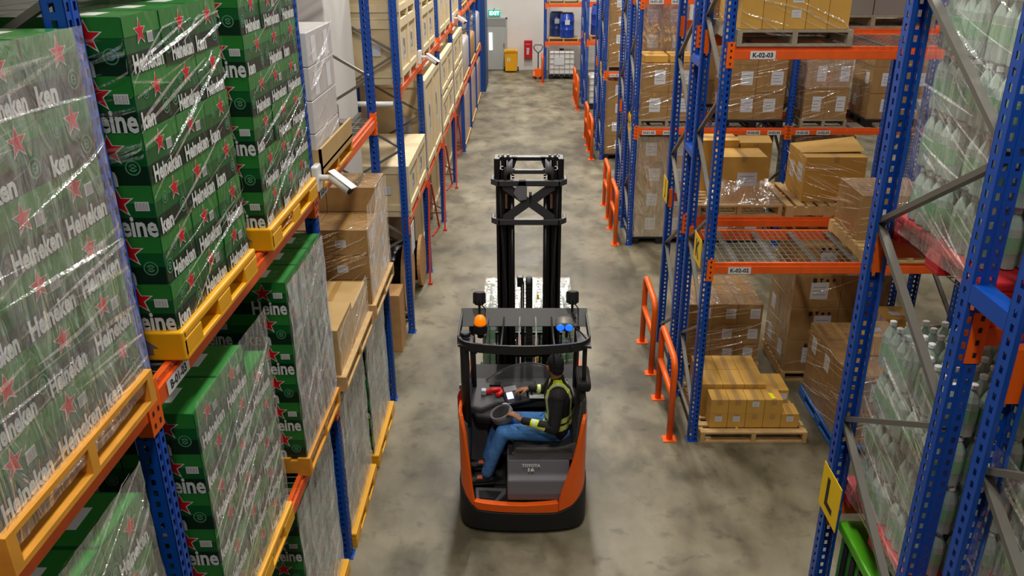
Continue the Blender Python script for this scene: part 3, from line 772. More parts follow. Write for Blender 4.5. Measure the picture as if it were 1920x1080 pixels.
for l in range(4):
    z0 = 1.86 + l * .27
    for c in range(2):
        for d in range(2):
            if l == 3 and c == 0: continue
            y0 = 7.82 + c * .58; x1 = LX + .02 - d * .52
            pp = [('-y', .36, .3, .11, .08)] if c == 0 else []
            if d == 0: pp.append(('+x', .3, .3, .14, .12))
            carton(x1 - .515, x1, y0, y0 + .575, z0, z0 + .266, 'wrapped brown carton, %s layer up, %s along, %s' % (ORD[l], ORD[c], 'at the aisle' if d == 0 else 'away from the aisle'), 'carton_wrap', pp, group=g)
film('shiny film bulging round the tall brown cartons', (LX + .02, 7.80, 1.8), (0, 1, 0), 1.2, 1.12, 40, 43, sheet='film', tilt=.5, face2=((LX - .9, 7.82, 1.9), (1, 0, 0), (0, -1, 0), .9, .75))
# ---------------------------------------------------------------- export crates further along the wall side row
def crate(y0, y1, z0, z1, label, x1=XL + .02, dx=1.06, paper=True, group='pale wooden export crates'):
    x0 = x1 - dx; s = .09
    r = root('export_crate', ((x0 + x1) / 2, (y0 + y1) / 2, z0), label, 'crate', group)
    MB().box(x0 + .02, x1 - .02, y0 + .02, y1 - .02, z0 + s, z1 - .02).build('body', 'crate_ply', r)
    b = MB(); w = .085
    b.box(x0, x1, y0, y1, z1 - .022, z1)
    for x in (x0, x1 - .02):   # battens on the two long sides
        for z in (z0 + s, z1 - .022 - w): b.box(x, x + .02, y0, y1, z, z + w)
        for y in (y0, (y0 + y1) / 2 - w / 2, y1 - w): b.box(x, x + .02, y, y + w, z0 + s + w, z1 - .022 - w)
    for y in (y0, y1 - .02):
        for z in (z0 + s, z1 - .022 - w): b.box(x0 + .02, x1 - .02, y, y + .02, z, z + w)
        b.box(x0 + .02, x0 + .02 + w, y, y + .02, z0 + s + w, z1 - .022 - w).box(x1 - .02 - w, x1 - .02, y, y + .02, z0 + s + w, z1 - .022 - w)
    b.build('battens', 'crate_wood', r)
    for y in (y0 + .02, (y0 + y1) / 2 - .05, y1 - .12):
        MB().box(x0, x1, y, y + .10, z0, z0 + s).build('skid', 'crate_wood', r)
    p = MB()
    if paper:
        for yy in ((y0 * .72 + y1 * .28), (y0 * .25 + y1 * .75)):
            H = z1 - z0
            p.rect((x1 - .018, yy, z0), (0, 1, 0), (0, 0, 1), -.11, .11, H * .35, H * .72, 0)
            p.rect((x1 - .0165, yy, z0), (0, 1, 0), (0, 0, 1), -.07, -.01, H * .55, H * .68, 1)
            p.rect((x1 - .0165, yy, z0), (0, 1, 0), (0, 0, 1), .02, .07, H * .42, H * .66, 1)
            p.flat(off(([(-.03, 0), (.03, 0), (0, .06)], [(0, 1, 2)]), -.04, H * .42), (x1 - .0165, yy, z0), (0, 1, 0), (0, 0, 1), 1)
        p.rect((x1 - .35, y0 - .0015, z0), (1, 0, 0), (0, 0, 1), -.09, .09, (z1 - z0) * .45, (z1 - z0) * .62, 0)
        p.build('paper_label', ['label_paper', 'greyink'], r)
    return r
CR = [(11.10, 13.10, 1.71, 2.44, 'low lidded crate on the lower shelf of the first crate bay'),
      (11.04, 12.66, 3.55, 4.36, 'crate with paper signs on the upper shelf of the first crate bay'),
      (11.04, 12.64, 4.365, 5.15, 'crate topmost in the first crate bay'),
      (13.40, 15.75, 1.71, 3.22, 'tall crate standing on the lower shelf of the second crate bay'),
      (13.42, 15.2, 3.55, 4.30, 'crate on the upper shelf of the second crate bay'),
      (13.42, 15.2, 4.305, 5.05, 'crate topmost in the second crate bay'),
      (16.1, 18.6, 1.71, 2.42, 'lower crate on the lower shelf of the third crate bay'),
      (16.1, 18.6, 2.425, 3.18, 'upper crate on the lower shelf of the third crate bay'),
      (16.1, 18.3, 3.55, 4.95, 'tall crate on the upper shelf of the third crate bay'),
      (19.0, 21.5, 1.30, 2.28, 'lower crate in the fourth crate bay'),
      (19.0, 21.5, 2.285, 3.25, 'upper crate in the fourth crate bay'),
      (19.05, 20.6, 3.55, 4.5, 'crate on the upper shelf of the fourth crate bay')]
for c in CR: 
    if c[2] == 1.30: c = (c[0], c[1], 1.71, 2.46, c[4])
    if c[2] == 2.285: c = (c[0], c[1], 2.465, 3.22, c[4])
    crate(c[0], c[1], c[2], c[3], 'pale wooden ' + c[4])

# cable drums and plywood box on the floor under the crates
def drum(yc, x0, x1, r_, label):
    o = root('cable_drum', ((x0 + x1) / 2, yc, 0), label, 'cable drum', 'cable drums')
    M = Matrix.Rotation(PI / 2, 4, 'Y')
    for x in (x0, x1 - .05): MB().lathe([(r_, 0), (r_, .05)], (x, yc, r_), 32, M=M).build('flange', 'ply', o)
    MB().lathe([(r_ * .78, 0), (r_ * .8, (x1 - x0) / 2 - .05), (r_ * .78, x1 - x0 - .1)], (x0 + .05, yc, r_), 28, M=M).build('wound_cable', 'black_gloss', o, smooth=True)
drum(11.62, -2.55, -1.78, .60, 'black wrapped cable drum with plywood flanges under the first crate')
drum(12.76, -2.5, -1.72, .42, 'smaller cable drum on the floor next to the big one')
b = MB().box(-2.19, -1.74, 10.30, 10.72, 0, .86)
o = tag(b.build('plywood_box', 'ply', bevel=.006), 'upright brown plywood box on the floor by the white column', 'box')
MB().box(-2.19, -2.10, 10.29, 10.30, .0, .86).build('batten', 'wood', o)
# grey bracket and pipe on the column
cb = root('steel_bracket', (-2.05, 9.42, 2.6), 'grey steel angle bracket fixed to the white column', 'bracket')
MB().bar((-2.17, 9.44, 3.15), (-2.17, 9.44, 3.6), .05, .05).build('post', 'steel_grey', cb)
MB().bar((-2.17, 9.44, 3.3), (-1.78, 9.44, 3.3), .05, .05).bar((-2.17, 9.6, 3.2), (-2.17, 10.8, 3.2), .05, .08).build('rail', 'steel_grey', cb)
tag(MB().tube([(-2.3, 10.89, 3.33), (-1.75, 10.89, 3.33)], .035, 12).build('pipe', 'white_plastic', smooth=True), 'short white pipe in front of the first crate bay', 'pipe')
# notice hanging on the upright of the first crate bay
tag(MB().box(XL + .012, XL + .018, 11.02, 11.32, 1.18, 1.60).build('notice_sheet', 'white_paper'), 'white notice sheet hanging on the frame past the column', 'notice')
# red bracing bars leaning out at the feet of the crate bay frames
for k, (yt, y) in enumerate(((13.3, 13.3), (16.0, 16.0), (18.9, 18.9))):
    r = root('red_brace', (XL + .05, y, 0), 'red leaning brace bars at the foot of the %s crate bay frame' % ORD[k + 1], 'brace', 'red leaning braces')
    MB().bar((XL + .02, yt + .0, 1.62), (XL + .03, y - .55, .03), .03, .03).build('long_bar', 'red_strap', r)
    MB().bar((XL + .05, yt + .05, 1.55), (XL + .10, y + .55, .62), .025, .025).build('short_bar', 'red_strap', r)
    MB().bar((XL + .03, y + .08, .62), (XL + .10, y + .55, .62), .025, .025).build('tie_bar', 'red_strap', r)
    MB().box(XL, XL + .07, y - .60, y - .5, 0, .03).build('foot', 'red_strap', r)
# timber packs on the floor under crate bays two to four
for k, (y0, y1, z1) in enumerate(((13.5, 15.6, 1.45), (16.2, 18.4, 1.3), (19.1, 21.2, 1.35))):
    crate(y0, y1, 0, z1, 'dim wooden crate on the floor under the %s crate bay' % ORD[k + 1], x1=XL - .28, dx=.8, paper=False, group='floor crates')
# white sacks, cartons and pinkish wrapped goods in the far bays
for k, (y0, y1, z0, z1, m, lab, nm, cat) in enumerate(((22.0, 24.3, 1.71, 2.75, 'white_box', 'white wrapped big bag on the lower shelf of the first sack bay', 'bulk_bag', 'bag'),
        (24.9, 27.2, 1.71, 2.55, 'carton', 'brown wrapped carton stack on the lower shelf of the second sack bay', 'wrapped_load', 'load'),
        (27.8, 30.0, 1.71, 2.9, 'white_box', 'white wrapped big bag on the lower shelf near the blue cabinet', 'bulk_bag', 'bag'),
        (22.1, 24.2, .0, 1.45, mat('pink_wrap', '#b59a94', .4, coat=.7, coat_bump=(6, .9)), 'pinkish wrapped load on the floor of the first sack bay', 'wrapped_load', 'load'),
        (25.0, 27.1, .0, 1.5, 'pink_wrap', 'pinkish wrapped load on the floor of the second sack bay', 'wrapped_load', 'load'),
        (27.8, 30.0, .0, 1.4, 'pink_wrap', 'pinkish wrapped load on the floor near the blue cabinet', 'wrapped_load', 'load'),
        (22.0, 23.8, 3.55, 4.6, 'carton_wrap', 'brown wrapped load on the upper shelf of the first sack bay', 'wrapped_load', 'load'),
        (24.9, 27.0, 3.55, 4.7, 'white_box', 'white wrapped load on the upper shelf of the second sack bay', 'wrapped_load', 'load'),
        (27.8, 29.8, 3.55, 4.5, 'carton_wrap', 'brown wrapped load on the upper shelf near the blue cabinet', 'wrapped_load', 'load'))):
    r = root(nm, (-2.15, (y0 + y1) / 2, z0), lab, cat, 'far loads of the wall side row')
    MB().box(-2.62, -1.66, y0, y1, z0 + .13, z1).build('load_body', m, r, bevel=.09, seg=3, smooth=True)
    for c in (y0 + .05, (y0 + y1) / 2, y1 - .15): MB().box(-2.62, -1.64, c, c + .1, z0, z0 + .11).build('pallet_block', 'wood', r)
    MB().box(-2.62, -1.64, y0, y1, z0 + .11, z0 + .13).build('pallet_deck', 'wood', r)
bc = root('blue_cabinet', (-2.2, 31.6, 0), 'tall dark blue steel cabinet at the far end of the wall side row', 'cabinet')
MB().box(-2.9, -1.52, 30.75, 32.6, 0, 4.6).build('body', mat('navy', '#16427e', .45), bc, bevel=.01)
MB().box(-1.52, -1.505, 30.8, 31.66, .08, 4.5).build('door', 'navy', bc); MB().box(-1.52, -1.505, 31.69, 32.55, .08, 4.5).build('door', 'navy', bc)

# ---- security cameras on the beam corners
def cctv(x, y, z, label):
    r = root('security_camera', (x, y, z), label, 'camera', 'white security cameras')
    MB().box(x, x + .05, y - .07, y + .07, z - .10, z + .10).build('junction_box', 'white_plastic', r, bevel=.012)
    MB().tube([(x + .05, y, z), (x + .13, y - .01, z), (x + .17, y - .02, z + .0)], .024, 10).build('arm', 'white_plastic', r, smooth=True)
    d = Vector((.7, -.35, -.42)).normalized(); a = Vector((x + .14, y, z + .01))
    MB().tube([a, a + d * .19], .042, 14).build('housing', 'white_plastic', r, smooth=True)
    MB().tube([a + d * .185, a + d * .196], .036, 12).build('lens', 'black', r)
    u = Vector((0, 0, .043)); s = d.cross(Vector((0, 0, 1))).normalized() * .035
    MB().add([a - s + u, a + s + u, a + d * .235 + s + u, a + d * .235 - s + u, a - s + u * 1.15, a + s + u * 1.15, a + d * .235 + s + u * 1.15, a + d * .235 - s + u * 1.15],
             [(0, 3, 2, 1), (4, 5, 6, 7), (0, 1, 5, 4), (1, 2, 6, 5), (2, 3, 7, 6), (3, 0, 4, 7)]).build('sun_shield', 'white_plastic', r)
cctv(XL + .006, 6.2, 3.66, 'white security camera on the second upright beside the yellow pallet')
cctv(XL + .006, 12.95 - .1, 3.66, 'white security camera at the end of the first crate bay beam')
cctv(XL + .006, 18.9, 3.66, 'white security camera at the end of the third crate bay beam')

# ---------------------------------------------------------------- goods against the end wall
yb = root('wheelie_bin', (-.68, 35.55, 0), 'yellow wheeled bin standing against the white end wall', 'bin')
pts = [(-.92, .05), (-.44, .05), (-.41, .80), (-.95, .80)]
MB().prism([(x, z) for x, z in pts], (0, 35.28, 0), (1, 0, 0), (0, 0, 1), (0, .55, 0)).build('body', 'yellow_plastic', yb, bevel=.02)
MB().box(-.96, -.40, 35.25, 35.86, .80, .88).box(-.9, -.46, 35.24, 35.3, .86, .91).build('lid', 'yellow_plastic', yb, bevel=.015)
for x in (-.98, -.42): MB().lathe([(.09, 0), (.09, .05)], (x, 35.7, .09), 16, M=Matrix.Rotation(PI / 2, 4, 'Y')).build('wheel', 'rubber', yb)
t = MB(); t.flat(disc2d(.07, 14), (-.78, 35.277, .52), (1, 0, 0), (0, 0, 1), 0); t.flat(disc2d(.04, 3), (-.78, 35.2755, .52), (1, 0, 0), (0, 0, 1), 1)
t.build('sticker', ['white_paper', 'greyink'], yb)
fe = root('extinguisher_cabinet', (.03, 35.9, .46), 'red fire cabinet with white lettering hung on the white end wall', 'fire cabinet')
MB().box(-.14, .20, 35.78, 35.98, .50, 1.22).build('cabinet', 'red_paint', fe, bevel=.01)
b = MB()
t, w, h = text2d('FIRE', .15, .004); b.flat(([(-y, x) for x, y in t[0]], t[1]), (.02, 35.777, .80), (1, 0, 0), (0, 0, 1), 0)
b.rect((.02, 35.777, 1.08), (1, 0, 0), (0, 0, 1), -.1, .1, -.006, .006, 0)
b.build('lettering', 'white_paper', fe)
# hand pallet truck
pj = root('pallet_jack', (.35, 33.9, 0), 'hand pallet jack with black looped handle beside the orange hoop guard', 'pallet jack')
MB().tube([(.42, 33.6, .25), (.42, 33.5, .9), (.42, 33.48, 1.05)], .022, 10).build('handle_shaft', 'black', pj)
MB().tube([(.42, 33.48, 1.02), (.28, 33.48, 1.15), (.24, 33.47, 1.26), (.30, 33.47, 1.33), (.54, 33.47, 1.33), (.60, 33.47, 1.26), (.56, 33.48, 1.15), (.42, 33.48, 1.02)], .018, 8).build('handle_loop', 'black', pj)
MB().box(.30, .54, 33.55, 33.8, .08, .42).build('pump_body', 'orange_guard', pj, bevel=.02)
for x in (.22, .48): MB().box(x, x + .15, 33.8, 34.95, .06, .11).build('fork', 'orange_guard', pj, bevel=.01)
for x in (.30, .48): MB().lathe([(.09, 0), (.09, .05)], (x, 33.65, .09), 14, M=Matrix.Rotation(PI / 2, 4, 'Y')).build('wheel', 'rubber', pj)
# end rack with drums and tank
for k in range(2):
    frame(.70 + 2.72 * k, 33.6, -PI / 2, 'blue rack frame by the end wall, %s' % ('beside the pallet jack' if k == 0 else 'beyond the white tank'), 'blue frames by the end wall')
for z, n_ in ((1.42, 'lower'), (2.84, 'upper')): level(.70, 33.6, -PI / 2, 2.72, z, 'rack by the end wall, %s shelf' % n_, 'end wall rack', dk=False)
ib = root('tank_container', (1.36, 34.1, 0), 'white caged liquid tank on the floor under the end wall rack', 'tank')
MB().box(.86, 1.86, 33.62, 34.6, .16, 1.06).build('tank', 'white_plastic', ib, bevel=.07, seg=3)
MB().lathe([(.09, 0), (.09, .05)], (1.36, 34.1, 1.06), 14).build('cap', 'black', ib)
b = MB()
for z in (.2, .4, .6, .8, 1.0):
    b.bar((.84, 33.60, z), (1.88, 33.60, z), .018, .018).bar((.84, 33.60, z), (.84, 34.62, z), .018, .018).bar((1.88, 33.60, z), (1.88, 34.62, z), .018, .018)
for i in range(6): b.bar((.84 + i * .208, 33.6, .12), (.84 + i * .208, 33.6, 1.08), .018, .018); b.bar((.84, 33.6 + i * .204, .12), (.84, 33.6 + i * .204, 1.08), .018, .018)
b.build('cage', 'galv', ib)
MB().box(.84, 1.88, 33.6, 34.62, .10, .15).box(.84, 1.0, 33.6, 33.75, 0, .10).box(1.72, 1.88, 33.6, 33.75, 0, .10).box(1.29, 1.43, 33.6, 33.75, 0, .10).build('skid_base', 'rubber', ib)
MB().rect((1.05, 33.585, .55), (1, 0, 0), (0, 0, 1), 0, .4, 0, .3).build('paper_label', 'label_paper', ib)
pallet(.82, 2.0, 33.62, 34.6, 1.42, 'wood', 'brown pallet under the blue drums by the end wall', run='y', h=.14)
DP = [(.0, 0), (.27, 0), (.29, .02), (.29, .05), (.285, .28), (.30, .30), (.285, .32), (.285, .6), (.30, .62), (.285, .64), (.27, .86), (.23, .9), (.23, .92), (0, .92)]
def blue_drum(x, y, z, label, m='drum_blue'):
    r = root('plastic_drum', (x, y, z), label, 'drum', 'blue plastic drums')
    MB().lathe(DP, (x, y, z), 24).build('body', m, r, smooth=True)
    MB().lathe([(.24, 0), (.24, .02)], (x, y, z + .91), 24).build('lid', 'black', r)
    MB().rect((x, y - .303, z + .5), (1, 0, 0), (0, 0, 1), -.09, .09, 0, .18).build('paper_label', 'label_paper', r)
    return r
blue_drum(1.55, 33.94, 1.56, 'shiny blue plastic drum on the pallet above the white tank')
blue_drum(1.16, 34.42, 1.56, 'darker blue drum behind the shiny drum above the white tank', mat('drum_dark', '#1d3a78', .35))
pallet(.82, 2.0, 33.62, 34.6, 2.84, 'wood', 'brown pallet on the top shelf over the blue drums', run='y', h=.14)
# ---------------------------------------------------------------- lettered rows: goods
def wrapped_cartons(nm, x0, x1, y0, y1, z, nx, ny, nz, h, pal='wood', m='carton_wrap', papers=True, group=None, cover=None, skip=(), ribbons=30, seed=1, aisle=True, marks=False, ph=.14, pal_label=None):
    """a pallet with a block of cartons, only the outer ones, each a thing; cover = film material pulled over the whole block"""
    rnd = random.Random(seed); g = group or ('cartons, ' + nm)
    if pal: pallet(x0 - .02, x1 + .02, y0 - .02, y1 + .02, z, pal, pal_label or '%s pallet under the %s' % ({'wood': 'wooden', 'wood_grey': 'weathered grey', 'blue_plastic': 'blue plastic', 'black': 'black plastic'}.get(pal, 'wooden'), nm), run='y', h=ph, plastic=pal in ('blue_plastic', 'black'))
    z0 = z + (ph if pal else 0); wx = (x1 - x0) / nx; wy = (y1 - y0) / ny
    for l in range(nz):
        for i in range(nx):
            for j in range(ny):
                if (l, i, j) in skip: continue
                if not (j == 0 or i == 0 or (l == nz - 1)): continue
                pp = []
                if papers and j == 0: pp.append(('-y', rnd.uniform(.3, .55), .28, min(.22, wx * .4), min(.26, h * .5)))
                if papers and i == 0 and rnd.random() < .6: pp.append(('-x', .3, .3, min(.2, wy * .35), min(.24, h * .45)))
                e = rnd.uniform(-.006, .006)
                lab = 'carton, %s layer, %s across, %s' % (ORD[l], ORD[i], 'front' if j == 0 else '%s back' % ORD[j])
                carton(x0 + i * wx + .002, x0 + (i + 1) * wx - .002, y0 + j * wy + .002 + e * (j == 0), y0 + (j + 1) * wy - .002, z0 + l * h, z0 + (l + 1) * h - .003,
                       lab + ', ' + nm, m, pp, group=g, marks=marks and j == 0, seam='y')
    zt = z0 + nz * h
    if cover: film_over('film pulled over the %s' % nm, x0, x1, y0, y1, z0, zt, cover, seed)
    if ribbons and not cover: film('film ribbons on the %s' % nm, (x0, y0 - .004, z0), (1, 0, 0), x1 - x0, zt - z0, ribbons, seed + 50, tilt=.25, face2=((x0 - .004, y1, z0), (0, -1, 0), (-1, 0, 0), y1 - y0, zt - z0) if aisle else None)

# row K, floor: small cartons on a wooden pallet
g = 'small cartons on the row K floor pallet'
pallet(1.98, 3.20, 8.06, 9.22, 0, 'wood', 'wooden pallet of small cartons on the floor at the row K end', run='y', h=.14)
for i in range(5):
    carton(2.09 + i * .205, 2.09 + i * .205 + .201, 8.16, 8.40, .142, .325, 'small yellowish carton, front bottom row, %s from the aisle' % ORD[i], 'carton_yellow', (('-y', .3, .45, .08, .07),) if i in (0, 1, 4) else (), group=g)
for i in range(4):
    carton(2.09 + i * .205, 2.09 + i * .205 + .201, 8.16, 8.40, .327, .512, 'small yellowish carton, front top row, %s from the aisle' % ORD[i], 'carton_yellow', (('-y', .3, .5, .08, .07),) if i == 2 else (), group=g)
for j in range(2):
    for i in range(3):
        carton(2.03 + i * .25, 2.03 + i * .25 + .246, 8.43 + j * .36, 8.43 + j * .36 + .355, .142, .56, 'flat-topped carton behind the small ones, %s from the aisle, %s row' % (ORD[i], ORD[j]), 'carton_yellow', (('-x', .3, .3, .1, .1),) if i == 0 else (), group='flat-topped cartons behind the small ones')
carton(2.79, 3.06, 8.45, 8.85, .142, .47, 'carton with long white label at the side of the small carton pallet', 'carton_yellow', (('-y', .05, .62, .24, .08),), group=None)
for k, (x, y, z, s) in enumerate(((2.80, 8.25, .5135, .0), (2.42, 8.156, .142, 1))):
    b = MB()
    if s == 0: b.flat(([(-.02, -.07), (.03, -.06), (.02, .05), (-.03, .07)], [(0, 1, 2, 3)]), (x, y, z), (1, 0, 0), (0, 1, 0))
    else: b.flat(([(-.03, -.02), (.03, -.035), (.035, -.02), (-.02, .02)], [(0, 1, 2, 3)]), (x, y, z), (1, 0, 0), (0, 0, 1))
    b.v = b.v + [tuple(Vector(v) + (Vector((0, 0, .002)) if s == 0 else Vector((0, -.002, 0)))) for v in b.v]
    b.f += [(4, 5, 6, 7)]; b.m += [0]
    tag(b.build('plastic_tag', mat('tag_yellow', '#f2e21a', .4)), 'bright yellow plastic tag %s' % ('on top of a small carton' if s == 0 else 'hanging at the small carton pallet edge'), 'tag')
# row J floor behind it
wrapped_cartons('waist-high wrapped stack behind row K small cartons', 2.08, 3.04, 9.72, 10.72, 0, 3, 3, 3, .285, 'wood', group='waist-high wrapped cartons', seed=3)
wrapped_cartons('tall marked stack under the empty K shelf', 3.32, 4.52, 9.50, 10.45, 0, 2, 2, 3, .45, 'wood', group='tall marked cartons', seed=4, marks=True, ribbons=10)
carton(3.36, 4.0, 9.55, 10.4, 1.495, 1.86, 'brown carton topmost of the tall marked stack', 'carton', (('-y', .4, .2, .2, .2),), marks=True)
wrapped_cartons('low wrapped stack on the blue pallet', 3.46, 4.50, 7.80, 9.14, 0, 2, 3, 2, .44, 'blue_plastic', group='cartons on the blue pallet', seed=5, ribbons=34)
for k, (x, y, s) in enumerate(((3.75, 8.25, .40), (4.15, 8.7, .36))):
    carton(x, x + s, y, y + s, 1.03, 1.03 + .24, 'small brown carton lying on the blue pallet stack, %s' % ('near edge' if k == 0 else 'rear part'), 'carton_yellow', (('+z', .3, .3, .12, .1),))
# row K lower shelf, far part
pallet(3.50, 4.52, 8.10, 9.16, 2.20, 'wood', 'wooden pallet on the empty-looking K shelf, seen behind row L', run='y', h=.14)
carton(3.54, 4.3, 8.42, 9.12, 2.342, 2.84, 'film-wrapped carton on the lower K shelf behind row L', 'carton_wrap', (('-y', .3, .3, .2, .2),))
film('film on the carton on the lower K shelf', (3.54, 8.41, 2.30), (1, 0, 0), .76, .55, 16, 71, tilt=.2, face2=((3.535, 9.12, 2.3), (0, -1, 0), (-1, 0, 0), .7, .55))
# row J lower shelf: loose cartons on two pallets
pallet(2.06, 3.10, 9.66, 10.70, 2.20, 'wood', 'wooden pallet with the loosely filmed cartons on the J shelf', run='y', h=.14)
carton(2.34, 2.90, 9.82, 10.28, 2.342, 2.90, 'yellow-brown carton with big white paper on the J shelf', 'carton_yellow', (('-y', .38, .35, .24, .17),), seam='y')
carton(2.08, 2.66, 10.30, 10.68, 2.342, 2.99, 'carton behind the white-papered carton on the J shelf', 'carton_yellow', (), seam='x')
o = carton(2.68, 3.08, 10.30, 10.68, 2.342, 2.95, 'carton with slightly lifted flap on the J shelf', 'carton_yellow', ())
MB().add([(2.68, 10.31, 2.953), (3.08, 10.31, 2.953), (3.08, 10.50, 3.005), (2.68, 10.50, 3.005), (2.68, 10.31, 2.957), (3.08, 10.31, 2.957), (3.08, 10.50, 3.009), (2.68, 10.50, 3.009)], [(3, 2, 1, 0), (4, 5, 6, 7), (0, 1, 5, 4), (2, 3, 7, 6)]).build('flap', 'carton_yellow', o)
# slack film cone over the pallet
b = MB()
b.grid(lambda u, v: Vector((2.30 + .62 * u + (u - .5) * .42 * v, 9.81 - .13 * v + .015 * math.sin(9 * u + 4 * v), 2.62 - .30 * v + .02 * math.sin(14 * u))), 18, 10, 0)
b.grid(lambda u, v: Vector((2.91 + .17 * v, 9.80 + .5 * u, 2.78 - .45 * v + .02 * math.sin(12 * u))), 10, 10, 0)
tag(b.build('stretch_film', 'film', smooth=True), 'slack film flaring from the white-papered carton to its pallet', 'plastic film', 'loose stretch film')
p = pallet(3.14, 4.16, 9.64, 10.68, 2.20, 'wood', 'slatted wooden pallet with the open-flapped carton on the J shelf', run='x', h=.14)
o = carton(3.36, 4.10, 9.80, 10.50, 2.342, 2.90, 'large carton with raised lid flaps on the J shelf', 'carton_yellow', (('-x', .18, .35, .18, .2), ('-x', .62, .4, .18, .22)), seam='y')
MB().add([(3.36, 10.0, 2.905), (4.14, 10.0, 2.92), (4.16, 10.5, 2.99), (3.36, 10.5, 2.905), (3.36, 10.0, 2.909), (4.14, 10.0, 2.924), (4.16, 10.5, 2.994), (3.36, 10.5, 2.909)], [(3, 2, 1, 0), (4, 5, 6, 7), (0, 1, 5, 4), (1, 2, 6, 5), (2, 3, 7, 6)]).build('flap', 'carton_yellow', o)
film('film ribbons on the large flapped carton', (3.36, 9.79, 2.32), (1, 0, 0), .74, .56, 22, 73, tilt=-.3, face2=((3.35, 10.5, 2.32), (0, -1, 0), (-1, 0, 0), .7, .56))
# rows K and J upper shelf
pallet(1.97, 3.06, 8.10, 9.16, 4.40, 'wood_grey', 'weathered grey pallet on the upper K shelf', run='y', h=.15)
W = 1.02 / 5
for i in range(5):
    x0 = 2.0 + i * W
    o = carton(x0 + .002, x0 + W - .002, 8.14, 9.10, 4.552, 5.30, 'tall narrow carton with oval hand hole, %s from the aisle, upper K shelf' % ORD[i], 'carton_yellow', (('-y', .3, .32, .1, .08), ('-y', .3, .14, .09, .07)) if i == 2 else (), group='tall narrow cartons on the upper K shelf', tape=False)
    b = MB(); b.flat(off(disc2d(.026, 12), W / 2, .0), (x0, 8.1385, 5.03), (1, 0, 0), (0, 0, .55)); b.build('hand_hole', 'ink', o)
    b = MB(); b.rect((x0, 8.1385, 4.97), (1, 0, 0), (0, 0, 1), W * .25, W * .62, 0, .012).rect((x0, 8.1385, 4.93), (1, 0, 0), (0, 0, 1), W * .8, W * .9, 0, .12); b.build('printing', mat('print_red', '#8d5f3c', .7), o)
film('film bands round the tall narrow cartons', (2.0, 8.13, 4.5), (1, 0, 0), 1.02, .8, 26, 75, tilt=-.35, wmax=.012, face2=((1.995, 9.1, 4.5), (0, -1, 0), (-1, 0, 0), .96, .8))
for k, x in enumerate((3.19, 3.86)):
    o = carton(x, x + .66, 9.72, 10.6, 4.54, 5.1, 'grey-wrapped carton on the upper J shelf, %s from the narrow cartons' % ORD[k], mat('grey_wrap', '#8d8880', .4, coat=.8, coat_bump=(7, .8)), (), tape=False, group='grey-wrapped cartons on the upper J shelf')
pallet(3.16, 4.55, 9.68, 10.66, 4.40, 'wood_grey', 'grey pallet under the grey-wrapped cartons on the upper J shelf', run='y', h=.14)
wrapped_cartons('wrapped stack, upper J shelf, aisle end', 2.04, 2.98, 9.70, 10.6, 4.40, 2, 2, 2, .42, 'wood_grey', group='upper J shelf aisle cartons', seed=8, ribbons=16)
# row H: floor, lower shelf
wrapped_cartons('silver filmed floor stack at the row H end', 1.98, 2.96, 14.70, 15.66, 0, 2, 2, 4, .47, 'black', group='silver filmed floor stack H', seed=11, cover='film_silver', ribbons=14)
wrapped_cartons('second floor stack in row H', 3.30, 4.40, 14.74, 15.66, 0, 2, 2, 4, .47, 'black', group='second floor stack H', seed=12, ribbons=24)
wrapped_cartons('third floor stack in row H', 4.80, 5.90, 14.74, 15.66, 0, 2, 2, 4, .47, 'black', group='third floor stack H', seed=13, ribbons=24)
wrapped_cartons('papered stack at the H shelf aisle end', 1.98, 2.94, 14.66, 15.6, 2.20, 2, 2, 2, .48, 'wood_grey', group='papered stack on H', seed=14, ribbons=34)
for k in range(2): carton(2.02 + .47 * k, 2.44 + .47 * k, 14.80, 15.4, 3.305, 3.42, 'low opened carton lying on the papered H stack, %s' % ('aisle side' if k == 0 else 'far side'), 'carton_yellow', (), seam='x')
wrapped_cartons('tall wide stack on the row H shelf', 3.46, 4.50, 14.66, 15.6, 2.20, 2, 2, 3, .47, 'black', group='tall wide stack on H', seed=15, ribbons=44)
wrapped_cartons('crumple-topped stack beyond the second H upright', 4.84, 5.62, 14.66, 15.5, 2.20, 2, 2, 2, .52, 'wood_grey', group='crumple-topped stack on H', seed=16, ribbons=44)
film_over('crumpled film cap on the stack beyond the second H upright', 4.84, 5.62, 14.66, 15.5, 2.9, 3.40, 'film', 9)
wrapped_cartons('leaning stack furthest along the H shelf', 6.0, 7.0, 14.70, 15.6, 2.20, 2, 2, 3, .45, 'black', group='furthest stack on H', seed=17, ribbons=14)
# row G behind
wrapped_cartons('silver filmed stack on the shelf behind row H', 1.98, 3.0, 16.12, 17.0, 2.20, 2, 2, 4, .46, 'black', group='silver stack behind H', seed=18, cover='film_silver', ribbons=0)
wrapped_cartons('floor stack behind row H', 1.98, 3.0, 16.12, 17.0, 0, 2, 2, 3, .5, 'black', group='floor stack behind H', seed=19, ribbons=0)
wrapped_cartons('second shelf stack behind row H', 3.3, 4.4, 16.12, 17.0, 2.20, 2, 2, 4, .45, 'black', group='second stack behind H', seed=20, ribbons=0)
wrapped_cartons('third shelf stack behind row H', 4.8, 5.8, 16.12, 17.0, 2.20, 2, 2, 3, .5, 'black', group='third stack behind H', seed=21, ribbons=0)
